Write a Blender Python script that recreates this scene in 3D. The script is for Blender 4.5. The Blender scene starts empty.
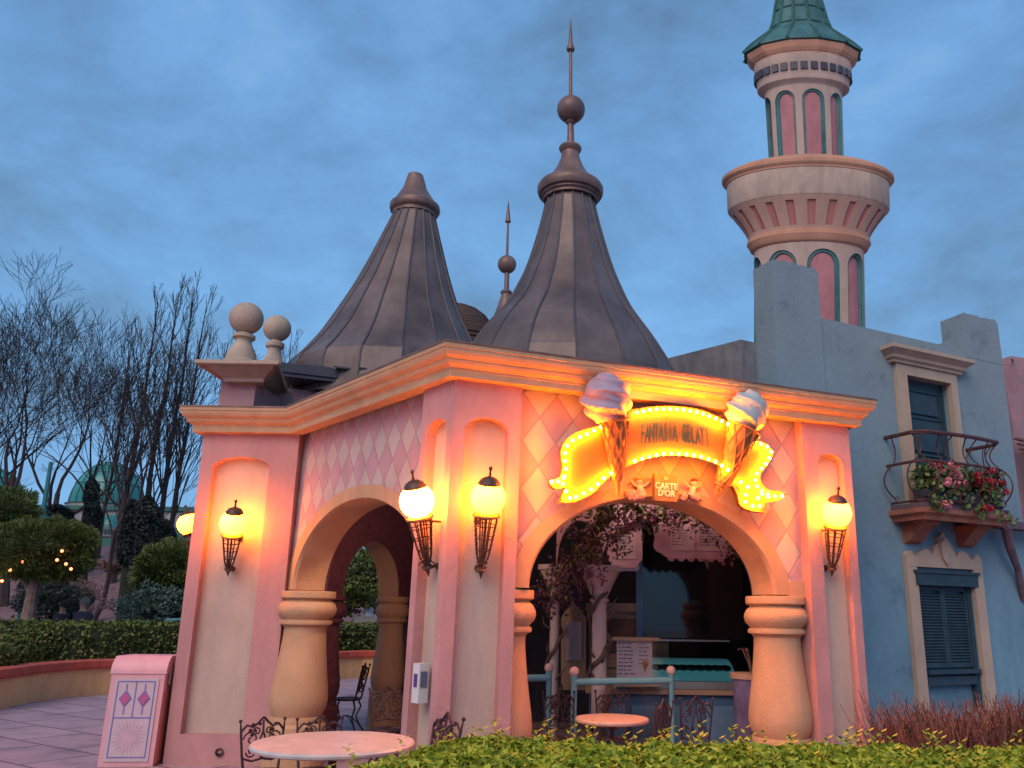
import bpy, math, random
from mathutils import Vector, Matrix, noise
from mathutils.geometry import tessellate_polygon
random.seed(7)
PI = math.pi; R_ = math.radians
sc = bpy.context.scene; COL = sc.collection
sin, cos = math.sin, math.cos
def V(*a): return Vector(a)

# ------------------------------------------------------------------ camera
FP, CX, PITCH, ROLL, EYE = 820.0, 580.0, R_(15.6), .0157, 1.6
F_ = V(0, cos(PITCH), sin(PITCH)); U0 = V(0, -sin(PITCH), cos(PITCH)); X0 = V(1, 0, 0)
RT = X0*cos(ROLL) + U0*sin(ROLL); UP = U0*cos(ROLL) - X0*sin(ROLL); CAM = V(0, 0, EYE)
def ray(x, y): return F_*FP + RT*(x-CX) - UP*(y-384)
def atY(x, y, Y): d = ray(x, y); return CAM + d*(Y/d.y)
def atZ(x, y, z): d = ray(x, y); return CAM + d*((z-EYE)/d.z)
def hit(x, y, P, n): d = ray(x, y); return CAM + d*((P-CAM).dot(n)/d.dot(n))
def ppm(P): return FP/((P-CAM).dot(F_))        # pixels per metre at a point
cam = bpy.data.cameras.new('camera'); co = bpy.data.objects.new('camera', cam); COL.objects.link(co)
cam.sensor_width = 36; cam.lens = 36*FP/1024; cam.shift_x = -(CX-512)/1024; cam.clip_end = 3000; cam.clip_start = .05
co.matrix_world = Matrix(((RT.x, UP.x, -F_.x, 0), (RT.y, UP.y, -F_.y, 0), (RT.z, UP.z, -F_.z, EYE), (0, 0, 0, 1)))
sc.camera = co
sc.view_settings.view_transform = 'Standard'; sc.view_settings.look = 'None'
sc.view_settings.exposure = .26; sc.view_settings.gamma = 1
sc.cycles.use_denoising = True
sc.cycles.max_bounces = 6; sc.cycles.diffuse_bounces = 3; sc.cycles.glossy_bounces = 3; sc.cycles.transmission_bounces = 4
sc.cycles.sample_clamp_indirect = 4; sc.cycles.caustics_reflective = False; sc.cycles.caustics_refractive = False

# ------------------------------------------------------------------ world and lights
w = bpy.data.worlds.new('World'); sc.world = w; w.use_nodes = True; nt = w.node_tree; nt.nodes.clear()
def N(nt, t, **k):
    n = nt.nodes.new(t)
    for a, b in k.items():
        if a[0] == '_': n.inputs[a[1:]].default_value = b
        else: setattr(n, a, b)
    return n
def ramp(nt, stops, interp='LINEAR'):
    n = nt.nodes.new('ShaderNodeValToRGB'); n.color_ramp.interpolation = interp
    e = n.color_ramp.elements
    while len(e) > 1: e.remove(e[-1])
    e[0].position = stops[0][0]; e[0].color = (*stops[0][1], 1)
    for p, c in stops[1:]:
        q = e.new(p); q.color = (*c, 1)
    return n
SUN_EL, SUN_AZ = R_(38), R_(200)     # soft last light from behind the viewer
L = nt.links.new
out = N(nt, 'ShaderNodeOutputWorld'); bg = N(nt, 'ShaderNodeBackground'); bg.inputs['Strength'].default_value = 1
sky = N(nt, 'ShaderNodeTexSky', sky_type='NISHITA', sun_disc=False, sun_elevation=SUN_EL, sun_rotation=SUN_AZ)
skm = N(nt, 'ShaderNodeVectorMath', operation='SCALE'); skm.inputs['Scale'].default_value = .05
L(sky.outputs[0], skm.inputs[0])
tc = N(nt, 'ShaderNodeTexCoord'); mp = N(nt, 'ShaderNodeMapping'); mp.inputs['Scale'].default_value = (1, 1, 1.7)
mp.inputs['Rotation'].default_value = (.25, .35, .4)
L(tc.outputs['Generated'], mp.inputs[0])
n1 = N(nt, 'ShaderNodeTexNoise', _Scale=2.9, _Detail=10.0, _Roughness=.6, _Distortion=.25); L(mp.outputs[0], n1.inputs['Vector'])
r1 = ramp(nt, [(.33, (.11, .21, .35)), (.43, (.135, .285, .50)), (.52, (.155, .35, .64)), (.61, (.185, .41, .74)), (.70, (.23, .46, .76)), (.80, (.28, .50, .77))]); L(n1.outputs['Fac'], r1.inputs[0])
sx = N(nt, 'ShaderNodeSeparateXYZ'); L(tc.outputs['Generated'], sx.inputs[0])
r2 = ramp(nt, [(0.0, (1.15, 1.12, 1.08)), (.25, (1.12, 1.12, 1.1)), (.5, (.92, .92, .94)), (.8, (.84, .84, .88))]); L(sx.outputs['Z'], r2.inputs[0])
mm = N(nt, 'ShaderNodeMix', data_type='RGBA', blend_type='MULTIPLY'); mm.inputs['Factor'].default_value = 1
L(r1.outputs[0], mm.inputs['A']); L(r2.outputs[0], mm.inputs['B'])
mx = N(nt, 'ShaderNodeMix', data_type='RGBA'); mx.inputs['Factor'].default_value = .88
L(skm.outputs[0], mx.inputs['A']); L(mm.outputs['Result'], mx.inputs['B'])
L(mx.outputs['Result'], bg.inputs['Color']); L(bg.outputs[0], out.inputs[0])
sl = bpy.data.lights.new('sun', 'SUN'); so = bpy.data.objects.new('sun', sl); COL.objects.link(so)
sl.energy = 1.85; sl.angle = R_(45); sl.color = (1, .76, .62)
so.rotation_euler = (R_(90)-SUN_EL, 0, PI-SUN_AZ+R_(0))
sdir = V(sin(SUN_AZ)*cos(SUN_EL), cos(SUN_AZ)*cos(SUN_EL), sin(SUN_EL))
so.rotation_euler = sdir.to_track_quat('Z', 'Y').to_euler()

# added fill lights that brighten the pavilion interior, unseen behind the arcade walls
def point(loc, e, col, r=.12):
    l = bpy.data.lights.new('interior_fill', 'POINT'); l.energy = e; l.color = col; l.shadow_soft_size = r; o = bpy.data.objects.new('interior_fill', l); COL.objects.link(o); o.location = loc
point((-1.9, 9.0, 3.1), 62, (1, .62, .42)); point((.9, 8.9, 3.15), 24, (1, .70, .60))

# ------------------------------------------------------------------ materials
MT = {}
def mat(name, col, rough=.8, var=.12, scale=6.0, bump=.25, bscale=None, metal=0, spec=.4, col2=None, stain=0.0, detail=6):
    if name in MT: return MT[name]
    m = bpy.data.materials.new(name); m.use_nodes = True; nt = m.node_tree; L = nt.links.new
    b = nt.nodes['Principled BSDF']; b.inputs['Roughness'].default_value = rough; b.inputs['Metallic'].default_value = metal
    b.inputs['Specular IOR Level'].default_value = spec
    tc = N(nt, 'ShaderNodeTexCoord')
    n = N(nt, 'ShaderNodeTexNoise', _Scale=scale, _Detail=float(detail), _Roughness=.6); L(tc.outputs['Object'], n.inputs['Vector'])
    c2 = col2 or tuple(min(1, c*(1+var)) for c in col); c1 = tuple(c*(1-var) for c in col) if not col2 else col
    r = ramp(nt, [(.33, c1), (.67, c2)]); L(n.outputs['Fac'], r.inputs[0]); last = r.outputs[0]
    if stain:
        n2 = N(nt, 'ShaderNodeTexNoise', _Scale=1.3, _Detail=8.0, _Roughness=.7, _Distortion=.4)
        mp = N(nt, 'ShaderNodeMapping'); mp.inputs['Scale'].default_value = (1.6, 1.6, .5)
        L(tc.outputs['Object'], mp.inputs[0]); L(mp.outputs[0], n2.inputs['Vector'])
        r2 = ramp(nt, [(.42, (1, 1, 1)), (.62, (1-stain, 1-stain, 1-stain*.9)), (.72, (1-stain*.3,)*3)]); L(n2.outputs['Fac'], r2.inputs[0])
        x = N(nt, 'ShaderNodeMix', data_type='RGBA', blend_type='MULTIPLY'); x.inputs['Factor'].default_value = 1
        L(last, x.inputs['A']); L(r2.outputs[0], x.inputs['B']); last = x.outputs['Result']
    L(last, b.inputs['Base Color'])
    if bump:
        n3 = N(nt, 'ShaderNodeTexNoise', _Scale=bscale or scale*8, _Detail=5.0); L(tc.outputs['Object'], n3.inputs['Vector'])
        bp = N(nt, 'ShaderNodeBump'); bp.inputs['Strength'].default_value = bump; bp.inputs['Distance'].default_value = .02
        L(n3.outputs['Fac'], bp.inputs['Height']); L(bp.outputs[0], b.inputs['Normal'])
    MT[name] = m; return m
def emis(name, col, strength):
    m = bpy.data.materials.new(name); m.use_nodes = True; b = m.node_tree.nodes['Principled BSDF']
    b.inputs['Base Color'].default_value = (.8, .7, .5, 1); b.inputs['Emission Color'].default_value = (*col, 1); b.inputs['Emission Strength'].default_value = strength
    b.inputs['Roughness'].default_value = .3
    return m
pink = mat('pink_stucco', (.51, .27, .265), var=.05, scale=2.5, bump=.22, bscale=40, stain=.17)
cream = mat('cream_stucco', (.51, .405, .34), var=.05, scale=2.5, bump=.22, bscale=40, stain=.15)
sand = mat('sand_stucco', (.52, .325, .19), var=.07, scale=3, bump=.25, bscale=40, stain=.14)
stone = mat('ball_stone', (.48, .37, .28), var=.12, scale=5, bump=.3, bscale=30, stain=.2)
copper = mat('brown_copper', (.15, .11, .10), rough=.42, var=.35, scale=1.5, bump=.05, metal=.25, spec=.5, stain=.25)
copper2 = mat('cap_copper', (.20, .125, .105), rough=.45, var=.25, scale=4, bump=.1, metal=.2, stain=.2)
lead = mat('dark_lead', (.05, .05, .07), rough=.5, var=.2, scale=6, bump=.2)
iron = mat('dark_iron', (.045, .022, .028), rough=.5, var=.3, scale=20, bump=.2, metal=.2)
bronze = mat('lamp_bronze', (.10, .055, .04), rough=.5, var=.3, scale=20, bump=.1, metal=.3)
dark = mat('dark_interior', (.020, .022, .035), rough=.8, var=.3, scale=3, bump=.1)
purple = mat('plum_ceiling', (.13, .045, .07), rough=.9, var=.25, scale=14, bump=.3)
bluewall = mat('blue_stucco', (.145, .285, .37), var=.08, scale=1.2, bump=.35, bscale=22, stain=.14, rough=.9)
bluetop = mat('grey_stucco', (.19, .25, .29), var=.12, scale=2, bump=.4, bscale=22, stain=.35, rough=.9)
shutter = mat('shutter_paint', (.022, .055, .08), rough=.6, var=.2, scale=8, bump=.2)
framec = mat('window_stone', (.44, .35, .27), var=.07, scale=4, bump=.25, bscale=40, stain=.12)
terra = mat('terracotta_stone', (.30, .13, .085), var=.15, scale=5, bump=.3, stain=.2)
greypurple = mat('weathered_beam', (.12, .085, .11), var=.2, scale=6, bump=.3)
towerp = mat('tower_plaster', (.48, .345, .28), var=.08, scale=.8, bump=.3, bscale=6, stain=.18)
towero = mat('tower_underglow', (.54, .27, .17), var=.08, scale=.8, bump=.2, bscale=6, stain=.15)  # plaster tinted orange for the glow from below
towerpink = mat('tower_pink', (.46, .19, .20), var=.06, scale=1, bump=.2, bscale=6, stain=.2)
verd = mat('verdigris', (.05, .17, .17), rough=.6, var=.25, scale=1.5, bump=.2, stain=.3)
brick = mat('red_coping', (.50, .085, .05), rough=.7, var=.2, scale=6, bump=.3)
ochre = mat('ochre_render', (.82, .48, .22), var=.08, scale=2, bump=.2, bscale=30, stain=.2)
wood = mat('brown_bark', (.11, .075, .06), var=.3, scale=8, bump=.6, bscale=20)
bark = mat('tree_bark', (.045, .03, .027), var=.3, scale=4, bump=.3)
white = mat('white_plastic', (.62, .64, .66), rough=.35, var=.03, bump=0)
marble = mat('marble_top', (.55, .50, .47), rough=.3, var=.15, scale=9, bump=.03)
globe_m = emis('globe_glow', (1, .20, .002), 66.0)
globe_w = emis('globe_hot', (1, .22, .014), 76.0)
bulb_m = emis('bulb_glow', (1, .20, .004), 640.0)
fairy_m = emis('fairy_light', (1, .22, .07), 3.5)
def leafmat(name, a, b, c=None, rough=.55):
    m = bpy.data.materials.new(name); m.use_nodes = True; nt = m.node_tree; L = nt.links.new
    p = nt.nodes['Principled BSDF']; p.inputs['Roughness'].default_value = rough; p.inputs['Specular IOR Level'].default_value = .3
    g = N(nt, 'ShaderNodeNewGeometry'); r = ramp(nt, [(0, a), (.5, b), (1, c or b)]); L(g.outputs['Random Per Island'], r.inputs[0])
    L(r.outputs[0], p.inputs['Base Color']); 
    return m
lf_front = leafmat('yellowgreen_leaf', (.10, .18, .012), (.27, .34, .025), (.50, .50, .05))
lf_box = leafmat('box_leaf', (.045, .07, .015), (.10, .14, .03), (.17, .19, .05))
lf_pine = leafmat('pine_needle', (.06, .09, .025), (.13, .17, .045), (.21, .25, .07))
lf_dark = leafmat('dark_needle', (.01, .018, .022), (.022, .035, .035), (.035, .05, .045))
lf_jun = leafmat('blue_juniper', (.05, .10, .085), (.09, .16, .13), (.13, .20, .15))
lf_ger = leafmat('geranium_leaf', (.03, .09, .05), (.09, .17, .06), (.22, .26, .08))
lf_pinkf = leafmat('pink_petal', (.50, .13, .17), (.68, .24, .28), (.75, .35, .38))
lf_redf = leafmat('red_petal', (.22, .01, .02), (.38, .02, .04), (.5, .06, .08))
lf_wist = leafmat('wisteria_petal', (.09, .02, .05), (.17, .05, .11), (.26, .10, .18))
lf_wgreen = leafmat('wisteria_leaf', (.05, .055, .012), (.10, .11, .03), (.16, .15, .05))
lf_twig = leafmat('red_twig', (.05, .02, .018), (.12, .05, .04), (.20, .105, .08))
lf_dry = leafmat('dry_shrub', (.11, .065, .06), (.18, .10, .095), (.25, .15, .14))

# diamonds: two tints of plaster tile with a fine joint, laid by the wall's own uv (metres)
def diamonds(name, wd, hd):
    m = bpy.data.materials.new(name); m.use_nodes = True; nt = m.node_tree; L = nt.links.new
    p = nt.nodes['Principled BSDF']; p.inputs['Roughness'].default_value = .85; p.inputs['Specular IOR Level'].default_value = .3
    uv = N(nt, 'ShaderNodeUVMap'); s = N(nt, 'ShaderNodeSeparateXYZ'); L(uv.outputs[0], s.inputs[0])
    def M(op, a, b=None, clamp=False):
        n = N(nt, 'ShaderNodeMath', operation=op, use_clamp=clamp)
        for i, q in enumerate((a, b)):
            if q is None: continue
            if isinstance(q, (int, float)): n.inputs[i].default_value = q
            else: L(q, n.inputs[i])
        return n.outputs[0]
    a = M('DIVIDE', s.outputs[0], wd); b = M('DIVIDE', s.outputs[1], hd)
    p1 = M('ADD', a, b); p2 = M('SUBTRACT', a, b)
    par = M('FLOORED_MODULO', M('FLOOR', p1), 2.0)
    par2 = M('FLOORED_MODULO', M('FLOOR', p2), 2.0)
    chk = par                                         # alternate rows along one diagonal
    chk2 = M('ABSOLUTE', M('SUBTRACT', par, par2))
    sel = M('SUBTRACT', 1.0, chk2)
    def edge(q): f = M('FRACT', q); return M('MINIMUM', f, M('SUBTRACT', 1.0, f))
    ed = M('MINIMUM', edge(p1), edge(p2))
    line = M('LESS_THAN', ed, .022)
    mix = N(nt, 'ShaderNodeMix', data_type='RGBA'); L(sel, mix.inputs['Factor'])
    mix.inputs['A'].default_value = (.47, .30, .33, 1); mix.inputs['B'].default_value = (.48, .41, .385, 1)
    mix2 = N(nt, 'ShaderNodeMix', data_type='RGBA'); L(line, mix2.inputs['Factor']); L(mix.outputs['Result'], mix2.inputs['A']); mix2.inputs['B'].default_value = (.36, .235, .245, 1)
    n = N(nt, 'ShaderNodeTexNoise', _Scale=3.0, _Detail=6.0); tc = N(nt, 'ShaderNodeTexCoord'); L(tc.outputs['Object'], n.inputs['Vector'])
    r = ramp(nt, [(.3, (.84, .84, .86)), (.7, (1.05, 1.05, 1.05))]); L(n.outputs['Fac'], r.inputs[0])
    mu = N(nt, 'ShaderNodeMix', data_type='RGBA', blend_type='MULTIPLY'); mu.inputs['Factor'].default_value = 1
    L(mix2.outputs['Result'], mu.inputs['A']); L(r.outputs[0], mu.inputs['B']); L(mu.outputs['Result'], p.inputs['Base Color'])
    bp = N(nt, 'ShaderNodeBump'); bp.inputs['Strength'].default_value = .5; bp.inputs['Distance'].default_value = .01
    h = M('MINIMUM', M('MULTIPLY', ed, 14.0), 1.0); n2 = N(nt, 'ShaderNodeTexNoise', _Scale=45.0, _Detail=3.0); L(tc.outputs['Object'], n2.inputs['Vector'])
    L(M('ADD', h, M('MULTIPLY', n2.outputs['Fac'], .25)), bp.inputs['Height']); L(bp.outputs[0], p.inputs['Normal'])
    return m
dia_r = diamonds('harlequin_plaster', .33, .44); dia_l = diamonds('harlequin_plaster_small', .27, .40)

def ground_mat():
    m = bpy.data.materials.new('paver_stone'); m.use_nodes = True; nt = m.node_tree; L = nt.links.new
    p = nt.nodes['Principled BSDF']; p.inputs['Roughness'].default_value = .7
    tc = N(nt, 'ShaderNodeTexCoord'); mp = N(nt, 'ShaderNodeMapping'); mp.inputs['Rotation'].default_value = (0, 0, R_(32)); L(tc.outputs['Object'], mp.inputs[0])
    br = N(nt, 'ShaderNodeTexBrick'); L(mp.outputs[0], br.inputs['Vector'])
    br.inputs['Color1'].default_value = (.36, .25, .29, 1); br.inputs['Color2'].default_value = (.42, .30, .33, 1); br.inputs['Mortar'].default_value = (.13, .09, .10, 1)
    br.inputs['Scale'].default_value = 1; br.inputs['Mortar Size'].default_value = .018; br.inputs['Brick Width'].default_value = 1.15; br.inputs['Row Height'].default_value = .8
    n = N(nt, 'ShaderNodeTexNoise', _Scale=2.0, _Detail=8.0, _Roughness=.65); L(tc.outputs['Object'], n.inputs['Vector'])
    r = ramp(nt, [(.32, (.58, .58, .62)), (.48, (.95, .93, .94)), (.7, (1.08, 1.05, 1.05))]); L(n.outputs['Fac'], r.inputs[0])
    mu = N(nt, 'ShaderNodeMix', data_type='RGBA', blend_type='MULTIPLY'); mu.inputs['Factor'].default_value = 1
    L(br.outputs[0], mu.inputs['A']); L(r.outputs[0], mu.inputs['B']); L(mu.outputs['Result'], p.inputs['Base Color'])
    bp = N(nt, 'ShaderNodeBump'); bp.inputs['Strength'].default_value = .3; bp.inputs['Distance'].default_value = .02
    n2 = N(nt, 'ShaderNodeTexNoise', _Scale=30.0, _Detail=5.0); L(tc.outputs['Object'], n2.inputs['Vector']); L(n2.outputs['Fac'], bp.inputs['Height']); L(bp.outputs[0], p.inputs['Normal'])
    return m
paver = ground_mat()
mulch = mat('mulch_soil', (.12, .06, .065), var=.4, scale=5, bump=.8, bscale=14, col2=(.27, .15, .155))
glassm = bpy.data.materials.new('clear_glass'); glassm.use_nodes = True
_b = glassm.node_tree.nodes['Principled BSDF']; _b.inputs['Transmission Weight'].default_value = 1; _b.inputs['Roughness'].default_value = .02; _b.inputs['IOR'].default_value = 1.3; _b.inputs['Base Color'].default_value = (.9, .95, 1, 1)

# ------------------------------------------------------------------ mesh helpers
class M:
    def __init__(s): s.v = []; s.f = []; s.mi = []; s.uv = {}; s.cur = 0; s.T = None
    def add(s, vs, fs, uvs=None):
        b = len(s.v)
        for i, q in enumerate(vs):
            q = Vector(q); s.v.append(s.T @ q if s.T else q)
            if uvs: s.uv[b+i] = uvs[i]
        for f in fs: s.f.append([b+i for i in f]); s.mi.append(s.cur)
    def box(s, c, d, rz=0, top=1.0):
        x, y, z = d[0]/2, d[1]/2, d[2]/2; r = Matrix.Rotation(rz, 3, 'Z')
        vs = [Vector(c) + r @ V(a*x*(top if e > 0 else 1), b*y*(top if e > 0 else 1), e*z) for e in (-1, 1) for a, b in ((-1, -1), (1, -1), (1, 1), (-1, 1))]
        s.add(vs, [(3, 2, 1, 0), (4, 5, 6, 7), (0, 1, 5, 4), (1, 2, 6, 5), (2, 3, 7, 6), (3, 0, 4, 7)])
    def obox(s, P, a, b, c):      # box from a corner and three edge vectors
        P, a, b, c = map(Vector, (P, a, b, c))
        vs = [P, P+a, P+a+b, P+b, P+c, P+a+c, P+a+b+c, P+b+c]
        s.add(vs, [(3, 2, 1, 0), (4, 5, 6, 7), (0, 1, 5, 4), (1, 2, 6, 5), (2, 3, 7, 6), (3, 0, 4, 7)])
    def prism(s, pts, off, tris=None):   # polygon (3d points) extruded by off
        pts = [Vector(p) for p in pts]; off = Vector(off); n = len(pts)
        t = tessellate_polygon([pts])
        s.add(pts + [p+off for p in pts], [tuple(q) for q in t] + [tuple(i+n for i in reversed(q)) for q in t] + [(i, (i+1) % n, (i+1) % n+n, i+n) for i in range(n)])
    def tube(s, pts, r, n=6, cap=True):
        pts = [Vector(p) for p in pts]; k = len(pts)
        rs = r if isinstance(r, (list, tuple)) else [r]*k
        up = None; vs = []
        for i, p in enumerate(pts):
            t = (pts[min(i+1, k-1)] - pts[max(i-1, 0)])
            t = t.normalized() if t.length > 1e-9 else V(0, 0, 1)
            if up is None: up = t.orthogonal().normalized()
            up = (up - t*up.dot(t)); up = up.normalized() if up.length > 1e-6 else t.orthogonal().normalized()
            sd = t.cross(up)
            for j in range(n):
                a = 2*PI*j/n; vs.append(p + (up*cos(a) + sd*sin(a))*rs[i])
        fs = [(i*n+j, i*n+(j+1) % n, (i+1)*n+(j+1) % n, (i+1)*n+j) for i in range(k-1) for j in range(n)]
        if cap: fs += [tuple(reversed(range(n))), tuple((k-1)*n+j for j in range(n))]
        s.add(vs, fs)
    def rings(s, cs, n=32, cap=True, rot=0, th=None):      # cs: (centre, radius)
        vs = []
        for c, r in cs:
            for j in range(n): a = rot+2*PI*j/n; vs.append(Vector(c) + V(cos(a)*r, sin(a)*r, 0))
        k = len(cs); fs = [(i*n+j, i*n+(j+1) % n, (i+1)*n+(j+1) % n, (i+1)*n+j) for i in range(k-1) for j in range(n)]
        if cap: fs += [tuple(reversed(range(n))), tuple((k-1)*n+j for j in range(n))]
        s.add(vs, fs)
    def lathe(s, prof, c=(0, 0), n=32, cap=True, rot=0):
        if prof[0][1] > prof[-1][1]: prof = prof[::-1]
        s.rings([(V(c[0], c[1], z), r) for r, z in prof], n, cap, rot)
    def sphere(s, c, r, n=16, m=10, sq=(1, 1, 1)):
        c = Vector(c); vs = [c+V(0, 0, -r*sq[2])]
        for i in range(1, m):
            t = PI*i/m - PI/2
            for j in range(n): a = 2*PI*j/n; vs.append(c + V(cos(a)*cos(t)*r*sq[0], sin(a)*cos(t)*r*sq[1], sin(t)*r*sq[2]))
        vs.append(c+V(0, 0, r*sq[2])); e = len(vs)-1
        fs = [(0, 1+(j+1) % n, 1+j) for j in range(n)] + [(1+i*n+j, 1+i*n+(j+1) % n, 1+(i+1)*n+(j+1) % n, 1+(i+1)*n+j) for i in range(m-2) for j in range(n)]
        fs += [(e, 1+(m-2)*n+j, 1+(m-2)*n+(j+1) % n) for j in range(n)]
        s.add(vs, fs)
    def sweep(s, prof, path, closed=False):   # prof: (outward, z); path: plan points walked with the outside on the RIGHT
        P = [Vector((p[0], p[1])) for p in path]; k = len(P); vs = []
        for i in range(k):
            a = P[i]-P[i-1] if (i > 0 or closed) else P[1]-P[0]
            b = P[(i+1) % k]-P[i] if (i < k-1 or closed) else P[-1]-P[-2]
            a.normalize(); b.normalize(); na = Vector((a.y, -a.x)); nb = Vector((b.y, -b.x))
            m = (na+nb); m.normalize(); q = 1/max(.3, m.dot(na))
            for o, z in prof: vs.append(V(P[i].x + m.x*q*o, P[i].y + m.y*q*o, z))
        n = len(prof)
        fs = [(i*n+j, ((i+1) % k)*n+j, ((i+1) % k)*n+(j+1) % n, i*n+(j+1) % n) for i in range(k if closed else k-1) for j in range(n)]
        if not closed: fs += [tuple(reversed(range(n))), tuple((k-1)*n+j for j in range(n))]
        s.add(vs, fs)
    def arch(s, P, u0, u1, z0, z1, h0, h1, zb, zt, depth, n=20, d0=0.0, back=None, nu=1, reveal=None):
        us = [u0+(h0-u0)*i/nu for i in range(nu)] + [(h0+h1)/2 - (h1-h0)/2*cos(PI*i/n) for i in range(n+1)] + [h1+(u1-h1)*i/nu for i in range(1, nu+1)]
        base = s.cur
        def q(pts, fl=False):
            s.add([P(*p) for p in pts], [(0, 1, 2, 3)], [(p[0], p[1]) for p in pts])
        for a, b in zip(us, us[1:]):
            if a >= h0-1e-6 and b <= h1+1e-6:
                ta, tb = min(zt(a), z1), min(zt(b), z1); D = d0-depth
                s.cur = base
                if zb > z0+1e-6: q([(a, z0, d0), (b, z0, d0), (b, zb, d0), (a, zb, d0)])
                q([(a, ta, d0), (b, tb, d0), (b, z1, d0), (a, z1, d0)])
                s.cur = base if reveal is None else reveal
                q([(a, ta, d0), (a, ta, D), (b, tb, D), (b, tb, d0)])
                if zb > z0+1e-6: q([(a, zb, d0), (b, zb, d0), (b, zb, D), (a, zb, D)])
                if back is not None: s.cur = back; q([(a, zb, D), (b, zb, D), (b, tb, D), (a, ta, D)])
                s.cur = base
            else: q([(a, z0, d0), (b, z0, d0), (b, z1, d0), (a, z1, d0)])
        s.cur = base if reveal is None else reveal
        for h in (h0, h1): q([(h, zb, d0), (h, zb, d0-depth), (h, zt(h), d0-depth), (h, zt(h), d0)])
        s.cur = base
    def leaves(s, pts, size, asp=.55, jit=.4):
        for p in pts:
            p = Vector(p); a = V(random.gauss(0, 1), random.gauss(0, 1), random.gauss(0, 1)).normalized()
            b = a.orthogonal().normalized(); b.rotate(Matrix.Rotation(random.random()*6.28, 3, a)); k = size*(1+random.uniform(-jit, jit))
            c = a.cross(b); s.add([p-a*k*.5, p+b*k*asp*.5, p+a*k*.5+c*k*.1, p-b*k*asp*.5], [(0, 1, 2, 3)])

ORG = {}
def obj(name, m, mats, parent=None, smooth=False, loc=None, auto=False):
    me = bpy.data.meshes.new(name)
    if not isinstance(mats, (list, tuple)): mats = [mats]
    if parent is not None: org = ORG[parent.name]
    else:
        if loc is None:
            xs = [v.x for v in m.v]; ys = [v.y for v in m.v]; loc = ((min(xs)+max(xs))/2, (min(ys)+max(ys))/2, min(v.z for v in m.v))
        org = Vector(loc)
    me.from_pydata([tuple(v-org) for v in m.v], [], m.f)
    for q in mats: me.materials.append(q)
    if len(mats) > 1: me.polygons.foreach_set('material_index', [min(i, len(mats)-1) for i in m.mi])
    if m.uv:
        l = me.uv_layers.new(name='UVMap'); 
        for lp in me.loops: l.data[lp.index].uv = m.uv.get(lp.vertex_index, (0, 0))
    if smooth:
        me.polygons.foreach_set('use_smooth', [True]*len(me.polygons))
        try: me.set_sharp_from_angle(angle=R_(38))
        except Exception: pass
    me.update()
    o = bpy.data.objects.new(name, me); COL.objects.link(o)
    if parent is not None: o.parent = parent; ORG[o.name] = org
    else: o.location = org; ORG[o.name] = org
    return o
def tag(o, label=None, cat=None, group=None, kind=None):
    if label: o['label'] = label
    if cat: o['category'] = cat
    if group: o['group'] = group
    if kind: o['kind'] = kind
    return o
def thing(name, loc, label, cat, group=None):
    o = bpy.data.objects.new(name, None); COL.objects.link(o); o.location = loc; ORG[o.name] = Vector(loc); return tag(o, label, cat, group)
def copy_tree(o, parent=None):
    c = o.copy(); COL.objects.link(c)
    if parent: c.parent = parent
    for ch in [x for x in bpy.data.objects if x.parent == o]: copy_tree(ch, c)
    return c
def place(o, loc, rz=0, label=None, s=None):
    o.location = loc; o.rotation_euler = (0, 0, rz); ORG[o.name] = Vector(loc)
    if label: o['label'] = label
    if s: o.scale = s
    return o
def text_mesh(txt, size, sy=1.0, ext=.006, spacing=1.0, bold=0.0):
    cu = bpy.data.curves.new('t', 'FONT'); cu.body = txt; cu.size = size; cu.extrude = ext; cu.align_x = 'CENTER'; cu.align_y = 'CENTER'; cu.space_character = spacing; cu.offset = bold
    o = bpy.data.objects.new('t', cu); COL.objects.link(o); dg = bpy.context.evaluated_depsgraph_get(); me = bpy.data.meshes.new_from_object(o.evaluated_get(dg))
    vs = [V(v.co.x, v.co.y*sy, v.co.z) for v in me.vertices]; fs = [tuple(p.vertices) for p in me.polygons]
    bpy.data.objects.remove(o); bpy.data.curves.remove(cu); bpy.data.meshes.remove(me); return vs, fs

def curve_pts(pts, n=6):      # Catmull-Rom through image points
    o = []
    for i in range(len(pts)-1):
        p0 = pts[max(0, i-1)]; p1 = pts[i]; p2 = pts[i+1]; p3 = pts[min(len(pts)-1, i+2)]
        for j in range(n):
            t = j/n; o.append(tuple(.5*((2*p1[k]) + (-p0[k]+p2[k])*t + (2*p0[k]-5*p1[k]+4*p2[k]-p3[k])*t*t + (-p0[k]+3*p1[k]-3*p2[k]+p3[k])*t**3) for k in (0, 1)))
    o.append(pts[-1]); return o

# ------------------------------------------------------------------ plan of the pavilion
A = atZ(455.5, 377, 3.55); A.z = 0
aR, aL = R_(22.4), R_(131.5)
dR = V(cos(aR), sin(aR), 0); nR = V(sin(aR), -cos(aR), 0)
dL = V(cos(aL), sin(aL), 0); nL = V(-sin(aL), cos(aL), 0)
if nL.y > 0: nL = -nL
ZU = V(0, 0, 1)
def PR(u, z, d=0): return A + dR*u + ZU*z + nR*d
def PL(u, z, d=0): return A + dL*u + ZU*z + nL*d
def szR(x, y, off=0): q = hit(x, y, A+nR*off, nR); return (q-A).dot(dR), q.z
def szL(x, y, off=0): q = hit(x, y, A+nL*off, nL); return (q-A).dot(dL), q.z
ZC = 3.55
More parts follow.
